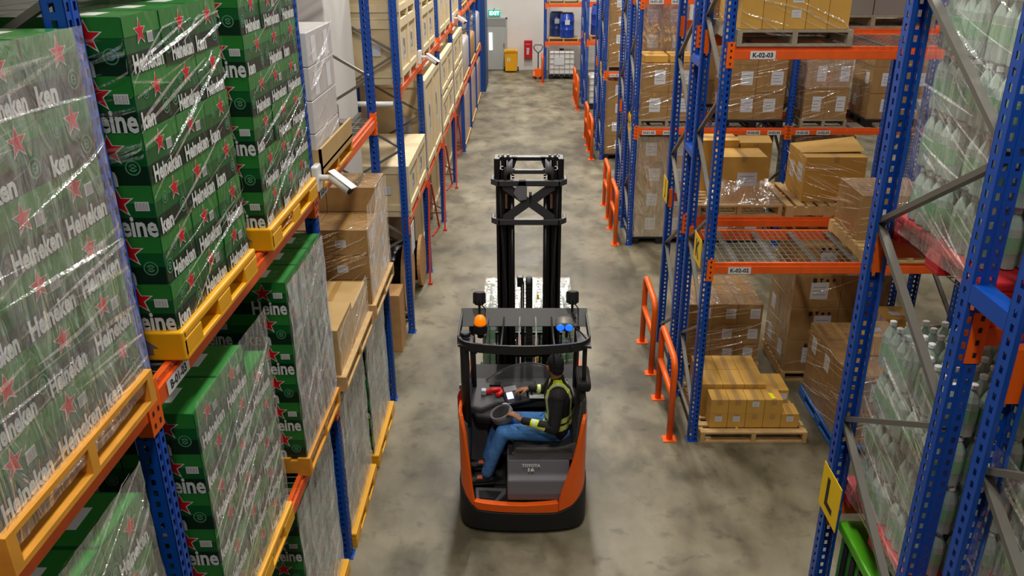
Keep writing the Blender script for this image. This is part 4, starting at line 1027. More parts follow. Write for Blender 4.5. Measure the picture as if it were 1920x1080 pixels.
# rows F to C at the aisle end
wrapped_cartons('tall filmed stack on the row F shelf', 1.98, 2.95, 21.0, 22.0, 2.20, 2, 2, 4, .42, 'wood_grey', group='tall filmed stack on F', seed=22, ribbons=26)
wrapped_cartons('floor stack at the row F end', 1.98, 2.95, 21.0, 22.0, 0, 2, 2, 4, .46, 'black', group='floor stack F', seed=23, ribbons=26)
wrapped_cartons('stack on the top shelf of row F', 1.98, 2.95, 21.0, 22.0, 4.40, 2, 2, 2, .42, 'wood_grey', group='top shelf stack F', seed=24, ribbons=8)
def tank(x, y, label):
    r = dup(ib, (x, y, 0), 0, label); return r
tank(2.52, 28.0, 'white caged liquid tank on the floor at the row D end')
pallet(2.0, 3.0, 27.5, 28.5, 2.20, 'wood', 'wooden pallet under the blue drum on the row D shelf', h=.14)
blue_drum(2.32, 27.85, 2.34, 'blue plastic drum on the row D shelf at the aisle'); blue_drum(2.32, 27.85, 4.54, 'blue plastic drum on the top row D shelf')
pallet(2.0, 3.0, 27.5, 28.5, 4.40, 'wood', 'wooden pallet under the drum on the top row D shelf', h=.14)
wrapped_cartons('filmed stack on the shelf behind row F', 1.98, 2.95, 22.5, 23.4, 2.20, 2, 2, 3, .5, 'black', group='stack behind F', seed=26, ribbons=0)
wrapped_cartons('filmed floor stack behind row F', 1.98, 2.95, 22.5, 23.4, 0, 2, 2, 3, .5, 'black', group='floor stack behind F', seed=27, ribbons=0)
# ---- drinks packs on the L and M rows
def pack_mesh():
    b = MB(); n = 8
    pr_ = [(.030, 0), (.041, .008), (.041, .075), (.042, .078), (.042, .155), (.041, .158), (.040, .19), (.030, .22), (.016, .248), (.014, .262)]
    for i in range(3):
        for j in range(4):
            x = -.27 + .045 + i * .09; y = .045 + j * .09
            vs = []; fs = []
            for r_, z in pr_:
                for k in range(n): vs.append((x + r_ * math.cos(2 * PI * (k + .5) / n), y + r_ * math.sin(2 * PI * (k + .5) / n), z))
            s0 = len(b.f)
            for q in range(len(pr_) - 1):
                for k in range(n):
                    a = q * n + k; c = q * n + (k + 1) % n; fs.append((a, c, c + n, a + n))
            b.add(vs, fs, 0)
            for q in range(3 * n, 4 * n): b.m[s0 + q] = 1
            b.lathe([(.019, .256), (.019, .276), (.016, .279)], (x, y, 0), 8, 2)
    return b.mesh('drinks_pack', ['bottle_green', 'bottle_label', 'cap_white'], smooth=False)
PACK = pack_mesh(); PX_, PY_, PZ_ = .272, .362, .284
def packs(nm, grp, x0, y0, z, nx, ny, nz, keep, cat='drinks pack', seed=0, rz90=False, gap=.0):
    """block of bottle packs; keep(i,j,l) picks the outer ones"""
    rnd = random.Random(seed)
    for l in range(nz):
        for i in range(nx):
            for j in range(ny):
                if not keep(i, j, l): continue
                o = bpy.data.objects.new('drinks_pack', PACK); COL.objects.link(o)
                if rz90:   # long side along x
                    o.location = (x0 + i * PY_, y0 + j * PX_, z + l * PZ_); o.rotation_euler = (0, 0, -PI / 2)
                else:
                    o.location = (x0 + (i + 1) * PX_ + rnd.uniform(-.02, .006), y0 + j * (PY_ + gap) + rnd.uniform(-.012, .012), z + l * PZ_)
                tag(o, 'pale green bottle pack, %s, %s across, %s deep, %s' % ('top layer' if l == nz - 1 else '%s layer up' % ORD[l], ORD[i], ORD[j], nm), cat, grp)
def red_pallet(x0, x1, y0, y1, z, label):
    return pallet(x0, x1, y0, y1, z, 'red_plastic', label, run='x', h=.15, plastic=True)
red_pallet(1.96, 3.06, 3.24, 4.26, 3.88, 'red plastic pallet on the upper shelf of row L')
packs('upper shelf of row L', 'bottle packs on upper row L', 1.97, 3.36, 4.03, 3, 2, 5, lambda i, j, l: i == 0 or (j == 0 and i < 2) or l == 4, gap=.06)
red_pallet(1.96, 3.06, 3.24, 4.26, 2.16, 'red plastic pallet on the lower shelf of row L')
packs('lower shelf of row L', 'bottle packs on lower row L', 1.97, 3.36, 2.31, 3, 2, 4, lambda i, j, l: i == 0 or (j == 0 and i < 2) or l == 3, gap=.06)
red_pallet(1.96, 3.06, 1.86, 2.86, 3.88, 'red plastic pallet on the upper shelf behind row L')
packs('upper shelf behind row L', 'bottle packs on upper row behind L', 1.97, 2.06, 4.03, 3, 2, 4, lambda i, j, l: i == 0 or (l == 3 and i < 2))
red_pallet(1.96, 3.06, 1.86, 2.86, 2.16, 'red plastic pallet on the lower shelf behind row L')
packs('lower shelf behind row L', 'bottle packs on lower row behind L', 1.97, 2.06, 2.31, 3, 2, 4, lambda i, j, l: i == 0 or (l == 3 and i < 2))
for nm, y0, z0, hgt in (('upper shelf of row L', 3.24, 3.95, 1.5), ('lower shelf of row L', 3.24, 2.25, 1.22), ('upper shelf behind row L', 2.04, 3.95, 1.2), ('lower shelf behind row L', 2.04, 2.25, 1.2)):
    film('film streaks round the bottle packs on the %s' % nm, (1.955, y0 + .92, z0), (0, -1, 0), .78, hgt, 46, int(y0 * 10 + z0), tilt=-.35, sheet='film')
gc = root('green_crate', (2.5, 3.72, 0), 'bright green plastic crate stack on the floor under row L', 'crate')
MB().box(1.98, 3.0, 3.26, 4.2, 0, 1.93).build('body', mat('crate_green', '#2f9a2c', .4), gc, bevel=.02)
b = MB()
for i in range(7): b.box(1.97, 1.982, 3.34 + i * .12, 3.40 + i * .12, 1.62, 1.9)
b.build('slots', 'black', gc)
MB().box(1.96, 3.02, 3.24, 4.22, 1.93, 2.0).build('rim', mat('lime', '#58b51f', .4), gc, bevel=.01)
# ---------------------------------------------------------------- reach truck with load
mat('truck_orange', '#ff6606', .36, coat=.2)
mat('truck_dark', '#74737a', .55)
mat('dash_dark', '#434347', .6)
mat('truck_grey', '#5c5b60', .5)
mat('truck_black', '#18181a', .65)
mat('guard_black', '#242427', .42)
mat('mast_black', '#151516', .4)
mat('seat_black', '#151517', .7)
mat('amber', '#ff8a00', .25, coat=.5, emis=('#ff7a00', .6))
mat('blue_lamp', '#3aa0ff', .2, emis=('#0a3cff', 3.5))
mat('screen', '#b9c8ff', .3, emis=('#9db4ff', .9))
mat('clear_panel', '#6f7372', .1, alpha=.35, coat=.3)
mat('clear_wrap', '#9a9a9a', .12, alpha=.16, coat=1, bump=(25, .8))
CX, HW = -.045, .612
TR = root('reach_truck', (CX, 7.4, 0), 'orange and grey reach truck with open cab and raised black mast in the aisle', 'forklift')
def rear(x): return 6.50 + .20 * abs((x - CX) / .6) ** 2.6
def plan(s):
    """outline of the chassis seen from above; s in -1..1 across the back, beyond along the sides"""
    if abs(s) <= 1:
        x = CX + HW * math.sin(s * PI / 2 * .96) / math.sin(PI / 2 * .96); y = 6.50 + .16 * abs(s) ** 2.2 + .16 * abs(s) ** 8
        return x, y
    y = 6.82 + (abs(s) - 1) * 1.0
    return CX + HW * (1 if s > 0 else -1), y
def panel(name, m, s0, s1, zlo, zhi, th=.03, n=40, out=0, parent=None, bev=.006):
    o_ = []; i_ = []
    for k in range(n + 1):
        s = s0 + (s1 - s0) * k / n; x, y = plan(s); x2, y2 = plan(s + .001); x1, y1 = plan(s - .001)
        t = Vector((x2 - x1, y2 - y1, 0)).normalized(); nr = Vector((t.y, -t.x, 0))
        p = Vector((x, y, 0)) + nr * out; q = p - nr * th
        o_.append((p, zlo(s), zhi(s))); i_.append(q)
    vs = []
    for (p, a, b), q in zip(o_, i_): vs += [(p.x, p.y, a), (p.x, p.y, b), (q.x, q.y, b), (q.x, q.y, a)]
    fs = []
    for k in range(n):
        a = 4 * k; b = a + 4
        fs += [(a, b, b + 1, a + 1), (a + 1, b + 1, b + 2, a + 2), (a + 2, b + 2, b + 3, a + 3), (a + 3, b + 3, b, a)]
    fs += [(0, 1, 2, 3), (4 * n + 3, 4 * n + 2, 4 * n + 1, 4 * n)]
    return MB().add(vs, fs).build(name, m, parent or TR, smooth=False, bevel=bev, fix=True)
def lerp(s, pts):
    for (a, u), (b, v) in zip(pts, pts[1:]):
        if s <= b: return u + (v - u) * max(0, (s - a)) / (b - a)
    return pts[-1][1]
bz = lambda s: lerp(s, [(-2.4, .46), (-.95, .46), (-.82, .44), (-.62, .30), (-.52, .255), (.38, .235), (.6, .30), (.82, .42), (.95, .46), (2.4, .47)])
panel('bumper', 'truck_black', -2.2, 2.2, lambda s: .035, lambda s: bz(s) - .004, .05, 60, .012)
MB().box(CX - .55, CX + .55, 6.72, 8.25, .05, .24).build('chassis', 'truck_black', TR)
panel('rear_band', 'truck_orange', -.585, .395, lambda s: bz(s), lambda s: lerp(s, [(-.6, .345), (0, .33), (.40, .345)]), .06, 30, .0)
panel('corner_panel', 'truck_orange', -2.1, -.59, lambda s: bz(s), lambda s: lerp(s, [(-2.1, 1.16), (-1.2, 1.22), (-.87, 1.25), (-.75, 1.10), (-.65, .70), (-.61, .45), (-.585, .335)]), .035, 50, .0)
panel('corner_panel', 'truck_orange', .40, 2.1, lambda s: bz(s), lambda s: lerp(s, [(.40, .345), (.44, .48), (.60, .80), (.70, 1.0), (.82, 1.18), (.9, 1.22), (2.1, 1.18)]), .035, 50, .0)
# inside: floor, mat, step, liner
MB().box(CX - .57, CX + .2, 6.62, 7.62, .24, .265).build('cab_floor', 'truck_black', TR)
MB().prism([(-.50, 6.60), (-.30, 6.58), (-.21, 6.72), (-.21, 6.80), (-.52, 6.82)], (0, 0, .265), (1, 0, 0), (0, 1, 0), (0, 0, .05)).build('step', 'truck_grey', TR, bevel=.01, fix=True)
MB().prism([(-.47, 6.63), (-.32, 6.61), (-.26, 6.73), (-.48, 6.75)], (0, 0, .315), (1, 0, 0), (0, 1, 0), (0, 0, .012)).build('step_mat', 'rubber', TR, fix=True)
MB().box(-.54, -.22, 6.90, 7.45, .265, .30).build('floor_mat', 'rubber', TR, bevel=.01)
for x, y in ((-.44, 7.32), (-.30, 7.34)): MB().box(x - .05, x + .05, y, y + .12, .30, .33, M=None).build('pedal', 'rubber', TR, bevel=.005)
MB().prism([(-.62, .26), (-.59, .26), (-.57, .60), (-.575, 1.05), (-.63, 1.12)], (0, 6.80, 0), (1, 0, 0), (0, 0, 1), (0, .85, 0)).build('side_liner', 'truck_grey', TR, bevel=.01, fix=True)
# seat box with rear panel and lettering
sb = MB()
prof = [(6.575, .345), (6.565, .42), (6.58, .56), (6.63, .60), (6.66, .755), (7.28, .755), (7.28, .28), (6.62, .28)]
sb.prism(prof, (-.195, 0, 0), (0, 1, 0), (0, 0, 1), (.60, 0, 0))
SB = sb.build('seat_box', 'truck_dark', TR, bevel=.018, fix=True, seg=3)
lt = MB(); ax = Vector((1, 0, 0)); up = Vector((0, .03, .155)).normalized()
o0 = Vector((.035, 6.634, .705)); q = o0 + Vector((0, -.008, 0))
t, w, h = text2d('TOYOTA', .042, .0018); lt.flat(t, q, ax, up); t, w, h = text2d('16', .046, .0028, 1.5); lt.flat(t, q - up * .043, ax, up)
lt.build('lettering', 'white_plastic', SB)
MB().prism([(6.66, .75), (6.70, .775), (7.27, .775), (7.28, .75)], (-.185, 0, 0), (0, 1, 0), (0, 0, 1), (.62, 0, 0)).build('seat_rail', 'truck_black', TR, fix=True)
# seat
cu = MB().prism([(-.12, .775), (-.15, .82), (-.12, .855), (.10, .845), (.34, .865), (.44, .90), (.46, .775)], (0, 6.70, 0), (1, 0, 0), (0, 0, 1), (0, .54, 0)).build('seat_cushion', 'seat_black', TR, bevel=.03, fix=True, seg=3)
bk = MB().prism([(.40, .86), (.47, 1.0), (.50, 1.36), (.535, 1.40), (.555, 1.36), (.555, .84)], (0, 6.72, 0), (1, 0, 0), (0, 0, 1), (0, .52, 0)).build('seat_backrest', 'seat_black', TR, bevel=.03, fix=True, seg=3)
MB().prism([(.405, .80), (.465, .98), (.495, 1.34), (.54, 1.39), (.565, 1.36), (.57, .80)], (0, 6.712, 0), (1, 0, 0), (0, 0, 1), (0, .012, 0)).build('plastic_cover', 'clear_wrap', bk, fix=True)
MB().prism([(-.12, .78), (-.15, .80), (-.10, .86), (.30, .86), (.46, .92), (.46, .78)], (0, 6.688, 0), (1, 0, 0), (0, 0, 1), (0, .012, 0)).build('plastic_cover', 'clear_wrap', cu, fix=True)
MB().box(.47, .60, 6.80, 7.18, 1.40, 1.50).build('headrest', 'seat_black', bk, bevel=.03)
# battery/motor body ahead of the cab
MB().box(CX - .58, CX + .58, 7.72, 8.16, .24, .98).build('battery_housing', 'truck_black', TR, bevel=.02)
# dashboard
ds = MB().prism([(-.62, 7.22), (-.46, 7.16), (-.30, 7.30), (.02, 7.34), (.34, 7.34), (.50, 7.42), (.52, 7.80), (-.62, 7.80)], (0, 0, .90), (1, 0, 0), (0, 1, 0), (0, 0, .11)).build('dashboard', 'dash_dark', TR, bevel=.03, fix=True, seg=3)
MB().prism([(-.62, 7.28), (-.40, 7.22), (-.28, 7.34), (-.28, 7.75), (-.62, 7.75)], (0, 0, .30), (1, 0, 0), (0, 1, 0), (0, 0, .62)).build('cab_front_panel', 'truck_grey', TR, bevel=.03, fix=True)
MB().prism([(-.52, 7.10), (-.34, 7.06), (-.30, 7.24), (-.46, 7.34), (-.58, 7.28)], (0, 0, .86), (1, 0, 0), (0, 1, 0), (0, 0, .10)).build('knee_pad', 'truck_black', TR, bevel=.03, fix=True)
# operator console, tilted screen, levers
Mx = Matrix.Translation((-.08, 7.40, 1.04)) @ Matrix.Rotation(.32, 4, 'X') @ Matrix.Rotation(.25, 4, 'Z')
MB().box(-.17, .20, -.13, .14, -.03, .025, M=Mx).build('console', 'truck_black', TR, bevel=.025)
MB().box(-.14, -.075, -.07, .02, .026, .032, M=Mx).build('display', 'screen', TR)
MB().box(-.15, -.02, .03, .10, .026, .031, M=Mx).build('keypad', 'truck_dark', TR)
for k, (x, y) in enumerate(((.0, -.03), (.07, -.05), (.12, -.02))):
    MB().tube([Mx @ Vector((x, y, .02)), Mx @ Vector((x, y, .055)), Mx @ Vector((x, y - .004, .075))], [.008, .010, .019], 10).build('control_lever', 'black', TR, smooth=True)
MB().prism([(-.02, 7.33), (.36, 7.30), (.40, 7.42), (0, 7.44)], (0, 0, 1.0), (1, 0, 0), (0, 1, 0), (0, 0, .05)).build('arm_rest', 'seat_black', TR, bevel=.015, fix=True)
MB().lathe([(.032, 0), (.032, .02), (.022, .022), (.022, .05), (.0, .055)], (-.185, 7.44, 1.01), 14).build('emergency_stop', mat('stop_red', '#e3141c', .3, coat=.5), TR)
MB().box(-.40, -.28, 7.60, 7.66, 1.01, 1.03).build('grab_handle', 'truck_black', TR)
MB().rect((-.24, 7.22, 1.012), (1, .45, 0), (-.45, 1, 0), 0, .10, 0, .035).build('warning_label', 'label_paper', TR)
# red cup-like holder on the dash
MB().tube([(-.42, 7.44, 1.02), (-.36, 7.46, 1.05), (-.28, 7.47, 1.05), (-.26, 7.42, 1.04), (-.32, 7.38, 1.03)], .028, 12).build('red_holder', 'stop_red', TR, smooth=True)
MB().box(-.475, -.425, 7.41, 7.47, 1.01, 1.07).build('red_holder_cap', 'label_paper', TR, bevel=.01)
# steering drum
Ms = Matrix.Translation((-.255, 6.97, 1.075)) @ Matrix.Rotation(-.35, 4, 'Y') @ Matrix.Rotation(.1, 4, 'X')
MB().lathe([(.0, -.09), (.09, -.09), (.112, -.05), (.118, .0), (.112, .022), (.10, .026), (.09, .012), (.0, .01)], (0, 0, 0), 28, M=Ms).build('steering_wheel', 'truck_dark', TR, smooth=False)
MB().tube([Ms @ Vector((0, 0, -.09)), Vector((-.36, 7.18, .72))], .05, 12).build('steering_column', 'truck_black', TR)
MB().lathe([(.0, .01), (.08, .01), (.085, .02), (.0, .024)], (0, 0, 0), 20, M=Ms).build('steering_pad', 'rubber', TR)
# clear windscreen in front of the cab
def ws(u, v):
    x = -.44 + .86 * u; top = 1.0 + .20 * math.sin(PI * min(1, u * 1.05)) ** .75 * (0.5 + .5 * u) + .02
    return Vector((x, 7.78 + .04 * v - .10 * (2 * u - 1) ** 2, .98 + (top - .98) * v))
W_ = MB().grid(ws, 24, 6).build('windscreen', 'clear_panel', TR, smooth=True, solid=.008)
MB().tube([ws(i / 24, 1) for i in range(25)], .008, 6).build('rim', 'truck_grey', W_)
# fire extinguisher clipped to the post
fx = MB().lathe([(.0, 0), (.045, 0), (.048, .02), (.048, .26), (.03, .31), (.014, .33), (.014, .35), (0, .35)], (-.635, 7.02, .98), 16).build('fire_extinguisher', 'red_paint', TR, smooth=True)
MB().lathe([(.049, .17), (.049, .20)], (-.635, 7.02, .98), 16).build('band', 'blue_plastic', fx); MB().box(-.66, -.61, 7.0, 7.04, 1.325, 1.37).build('valve', 'steel_grey', fx)
# overhead guard
GZ = 1.90
for x, y0, y1, r in ((-.585, 6.86, 6.84, .042), (.535, 6.88, 6.86, .022)):
    MB().tube([(x, y0, 1.0), (x, y0, 1.75), (x, y1, GZ)], r, 12).build('guard_post', 'guard_black', TR, smooth=True)
for x in (-.56, .50): MB().tube([(x, 7.62, .95), (x, 7.50, GZ)], .03, 10).build('guard_post', 'guard_black', TR, smooth=True)
def gband(s): 
    x = -.655 + 1.245 * s; u = (2 * s - 1)
    return x, 6.70 + .10 * u * u + .12 * abs(u) ** 14
b = MB(); n = 40; vs = []
for k in range(n + 1):
    x, y = gband(k / n); vs += [(x, y, GZ - .045), (x, y, GZ + .045), (x, y + .025, GZ + .045), (x, y + .025, GZ - .045)]
fs = []
for k in range(n):
    a = 4 * k; c = a + 4; fs += [(a, c, c + 1, a + 1), (a + 1, c + 1, c + 2, a + 2), (a + 2, c + 2, c + 3, a + 3), (a + 3, c + 3, c, a)]
b.add(vs, fs + [(0, 1, 2, 3), (4 * n + 3, 4 * n + 2, 4 * n + 1, 4 * n)])
b.box(-.655, -.635, 6.92, 7.46, GZ - .045, GZ + .045).box(.57, .59, 6.92, 7.46, GZ - .045, GZ + .045)
b.build('guard_frame', 'guard_black', TR, fix=True, bevel=.004)
MB().prism([(7.34, GZ - .06), (7.36, GZ - .075), (7.50, GZ + .055), (7.48, GZ + .07)], (-.655, 0, 0), (0, 1, 0), (0, 0, 1), (1.245, 0, 0)).build('guard_plate', mat('guard_grey', '#4a4a4a', .5), TR, fix=True)
for k in range(6):
    x = -.385 + .155 * k
    MB().bar((x, 7.38, GZ + .0), (x - .02 + .008 * k, 6.73, GZ + .0), .014, .05).build('guard_bar', 'guard_black', TR)
for x0, x1 in ((-.64, -.50), (.46, .585)): MB().prism([(x0, 6.80), (x1, 6.76), (x1 - .04 * (1 if x0 < 0 else -1) * 0, 6.98), (x0, 7.10)], (0, 0, GZ - .01), (1, 0, 0), (0, 1, 0), (0, 0, .02)).build('guard_gusset', 'guard_black', TR, fix=True)
# lights on the guard
bl = MB().lathe([(.062, 0), (.062, .08), (.058, .085)], (-.44, 6.98, GZ + .05), 18).build('beacon', 'black', TR)
MB().lathe([(.056, .085), (.058, .10), (.05, .145), (.034, .168), (.0, .175)], (-.44, 6.98, GZ + .05), 18).build('lens', 'amber', bl, smooth=True)
MB().tube([(-.44, 6.98, GZ + .0), (-.44, 6.98, GZ + .05)], .03, 8).build('beacon_mount', 'black', TR)
MB().lathe([(.05, 0), (.05, .03), (.04, .04)], (-.58, 6.95, GZ + .03), 14).build('sensor_puck', 'black', TR)
for nm, x, y in (('a', -.47, 7.40), ('b', .44, 7.42)):
    M = Matrix.Rotation(-.25, 4, 'X')
    wl = MB().lathe([(.02, -.06), (.045, -.05), (.055, -.01), (.055, .07), (.045, .075)], (x, y, GZ + .20), 14, M=M).build('work_lamp', 'black', TR)
    k = MB()
    for i in range(10): a = 2 * PI * i / 10; k.bar(M @ Vector((.056 * math.cos(a), .056 * math.sin(a), -.04)) + Vector((x, y, GZ + .20)), M @ Vector((.056 * math.cos(a), .056 * math.sin(a), .065)) + Vector((x, y, GZ + .20)), .006, .012)
    k.build('cooling_fins', 'rubber', wl)
    MB().tube([(x, y, GZ + .14), (x, y - .02, GZ + .06), (x + .03, y - .08, GZ + .02)], .012, 8).build('lamp_bracket', 'black', TR)
    MB().tube([(x + .02, y, GZ + .15), (x + .06, y - .02, GZ + .10), (x + .05, y - .12, GZ + .03)], .006, 6).build('cable', 'black', TR)
SPx, SPy, SPz = .345, 6.96, GZ + .13
M = Matrix.Translation((SPx, SPy, SPz)) @ Matrix.Rotation(PI / 2 + .2, 4, 'X')
sp = MB().lathe([(.05, -.10), (.062, -.08), (.066, .02), (.06, .03)], (0, 0, 0), 18, M=M @ Matrix.Diagonal((1.35, .75, 1, 1))).build('blue_spot_lamp', 'steel_grey', TR, smooth=True)
for dx in (-.04, .04): MB().lathe([(.0, .032), (.036, .032), (.034, .04), (.0, .042)], (0, 0, 0), 14, M=M @ Matrix.Translation((dx, 0, 0))).build('lens', 'blue_lamp', sp)
MB().tube([(SPx + .02, SPy, SPz - .04), (SPx + .02, SPy + .02, GZ)], .014, 8).build('lamp_bracket', 'black', TR)
MB().tube([(SPx + .06, SPy + .05, SPz), (SPx + .16, SPy - .02, GZ + .06), (SPx + .20, SPy - .06, GZ + .02)], .007, 6).build('cable', 'black', TR)
# mirror below the left corner
MB().box(-.53, -.47, 6.90, 6.93, GZ - .14, GZ - .03).build('mirror', 'truck_black', TR, bevel=.01)
# mast
MY = 8.35; MT = 3.24
for s in (-1, 1):
    xo = .015 + s * .302
    b = MB(); b.box(xo - .042, xo + .042, MY, MY + .02, .1, MT - .1).box(xo - .042, xo + .042, MY + .12, MY + .14, .1, MT - .1).box(xo - .012, xo + .012, MY, MY + .14, .1, MT - .1)
    b.build('outer_rail', 'mast_black', TR)
    xi = .015 + s * .230
    b = MB(); b.box(xi - .036, xi + .036, MY + .03, MY + .05, .14, MT).box(xi - .036, xi + .036, MY + .15, MY + .17, .14, MT).box(xi - .012, xi + .012, MY + .03, MY + .17, .14, MT)
    b.build('inner_rail', 'mast_black', TR)
    MB().tube([(.015 + s * .178, MY + .02, .2), (.015 + s * .178, MY + .02, MT - .3)], .026, 12).build('lift_cylinder', mat('cyl', '#101011', .3), TR, smooth=True)
    c = MB()
    for i in range(96): z = .5 + i * .027; c.box(.015 + s * .165 - .012, .015 + s * .165 + .012, MY + .02, MY + .034, z, z + .020)
    c.build('lift_chain', 'cyl', TR)
    MB().tube([(.015 + s * .30, MY - .02, MT - .28), (.015 + s * .29, MY - .045, 2.6), (.015 + s * .25, MY - .03, 1.8), (.015 + s * .26, MY - .03, .9)], .013, 8).build('hydraulic_hose', 'rubber', TR, smooth=True)
    # head gear: sheave, guide blocks, chromed bolts
    MB().box(.015 + s * .33 - .03, .015 + s * .33 + .03, MY - .02, MY + .17, MT - .22, MT + .02).build('rail_head', 'mast_black', TR, bevel=.006)
    sh = MB().lathe([(.085, -.03), (.085, -.02), (.07, -.012), (.07, .012), (.085, .02), (.085, .03)], (.015 + s * .20, MY + .02, MT - .08), 22, M=Matrix.Rotation(PI / 2, 4, 'Y')).build('chain_sheave', 'truck_dark', TR)
    MB().tube([(.015 + s * .24, MY - .05, MT - .06), (.015 + s * .24, MY - .065, MT - .16), (.015 + s * .24, MY - .05, MT - .34)], .016, 8).build('hydraulic_hose', 'rubber', TR, smooth=True)
    MB().tube([(.015 + s * .235, MY - .05, MT - .34), (.015 + s * .235, MY - .048, MT - .50)], .014, 8).build('hose_fitting', mat('copper', '#a67a6a', .3, metal=.8), TR)
    for dx in (.0, .055):
        xx = .015 + s * (.215 + dx)
        MB().box(xx - .018, xx + .018, MY + .0, MY + .04, MT - .06, MT + .035).build('chain_anchor', 'mast_black', TR)
        MB().lathe([(.016, 0), (.016, .018), (.010, .022)], (xx, MY + .02, MT + .035), 6).build('chrome_nut', mat('chrome', '#e8e8e8', .15, metal=1), TR)
b = MB().box(-.31, .34, MY + .05, MY + .13, MT - .02, MT + .02); b.prism([(-.17, 0), (-.10, 0), (-.14, -.12), (-.17, -.12)], (0, MY + .05, MT + .02), (1, 0, 0), (0, 0, 1), (0, .03, 0)); b.prism([(.20, 0), (.20, -.12), (.17, -.12), (.13, 0)], (0, MY + .05, MT + .02), (1, 0, 0), (0, 0, 1), (0, .03, 0))
b.build('top_crosshead', 'guard_black', TR, bevel=.006)
def yoke(z, name):
    pl = [(-.385, .02), (-.385, -.04), (-.33, -.09), (.36, -.09), (.415, -.04), (.415, .02), (.33, .02), (.33, -.02), (-.30, -.02), (-.30, .02)]
    b = MB(); b.box(-.31, .34, MY - .10, MY - .05, z - .03, z + .03)
    for s in (-1, 1):
        x = .015 + s * .32
        b.prism([(x - s * .02, MY - .10), (x + s * .01, MY - .10), (x + s * .075, MY - .02), (x + s * .075, MY + .13), (x + s * .04, MY + .13), (x + s * .04, MY), (x - s * .02, MY - .05)], (0, 0, z - .03), (1, 0, 0), (0, 1, 0), (0, 0, .06))
    b.build(name, mat('yoke_grey', '#3b3b3e', .42), TR, bevel=.006, fix=True)
yoke(2.60, 'lower_yoke'); yoke(3.02, 'upper_yoke')
MB().box(-.20, .22, MY - .02, MY + .03, 3.10, 3.14).build('crossbar', 'yoke_grey', TR)
# X plate between the yokes
xp = []
zc = 2.81; hw = .27; hh = .19; a = .045
xp = [(-hw, hh), (-hw + .08, hh), (0.0, .05), (hw - .08, hh), (hw, hh), (hw, hh - .05), (.085, 0), (hw, -hh + .05), (hw, -hh), (hw - .08, -hh), (0, -.05), (-hw + .08, -hh), (-hw, -hh), (-hw, -hh + .05), (-.085, 0), (-hw, hh - .05)]
MB().prism(xp, (.015, MY - .075, zc), (1, 0, 0), (0, 0, 1), (0, .014, 0)).build('cross_plate', 'yoke_grey', TR, fix=True)
MB().prism([(-.10, .13), (-.03, .13), (-.02, .05), (-.02, -.08), (-.10, -.10), (-.16, -.02)], (.015, MY - .10, 2.93), (1, 0, 0), (0, 0, 1), (0, .03, 0)).build('valve_bracket', 'truck_dark', TR, bevel=.006, fix=True)
MB().lathe([(.035, 0), (.035, .03)], (.015, MY - .10, 2.90), 14, M=Matrix.Rotation(PI / 2, 4, 'Y')).build('hose_reel', 'black', TR)
# centre free-lift cylinder and cable carrier
MB().box(-.075, -.035, MY + .06, MY + .11, .3, 1.86).build('free_lift_cylinder', 'mast_black', TR)
MB().tube([(-.055, MY + .04, 1.3), (-.055, MY + .04, 1.84)], .008, 8).build('piston_rod', 'chrome', TR)
b = MB()
for i in range(30):
    a = min(1, max(0, (i - 22) / 6)) * 1.2; z = .6 + i * .044
    b.box(-.02, .055, MY + .05 + .02 * math.sin(i * .4), MY + .10 + .02 * math.sin(i * .4), z, z + .034)
b.build('cable_carrier', 'rubber', TR)
MB().box(-.115, -.045, MY + .04, MY + .12, 1.80, 1.92).build('cylinder_head', 'mast_black', TR, bevel=.01)
MB().lathe([(.055, -.02), (.055, .02)], (.015, MY + .08, 1.88), 16, M=Matrix.Rotation(PI / 2, 4, 'Y')).build('carrier_pulley', 'truck_dark', TR)
for x, z in ((.115, 1.72), (-.215, 1.05), (.115, .95)): MB().box(x - .012, x + .012, MY - .035, MY - .03, z - .03, z + .03).build('yellow_mark', 'yellow_sign', TR)
for z in (.45, .9, 1.35): MB().box(-.33, .36, MY + .17, MY + .20, z - .03, z + .03).build('mast_tie', 'mast_black', TR)
# carriage, load backrest, forks, support legs, wheels
MB().box(-.36, .39, 8.56, 8.60, .22, .36).box(-.36, .39, 8.56, 8.60, .52, .62).build('fork_carriage', 'mast_black', TR)
for x in (-.20, .16):
    MB().box(x, x + .10, 8.60, 8.63, .16, .62).box(x, x + .10, 8.60, 9.75, .225, .262).build('fork', 'mast_black', TR)
b = MB()
for i in range(7): x = -.36 + i * .125; b.box(x - .008, x + .008, 8.575, 8.595, .62, 1.15)
b.box(-.37, .40, 8.575, 8.595, 1.13, 1.16); b.build('load_backrest', 'mast_black', TR)
for s in (-1, 1):
    x = CX + s * .52
    MB().box(x - .055, x + .055, 8.1, 9.72, .05, .16).build('support_leg', 'truck_black', TR, bevel=.01)
    MB().lathe([(.075, -.035), (.075, .035)], (x, 9.55, .075), 18, M=Matrix.Rotation(PI / 2, 4, 'Y')).build('load_wheel', 'rubber', TR)
MB().lathe([(.16, -.05), (.16, .05)], (CX + .1, 7.0, .16), 22, M=Matrix.Rotation(PI / 2, 4, 'Y')).build('drive_wheel', 'rubber', TR)
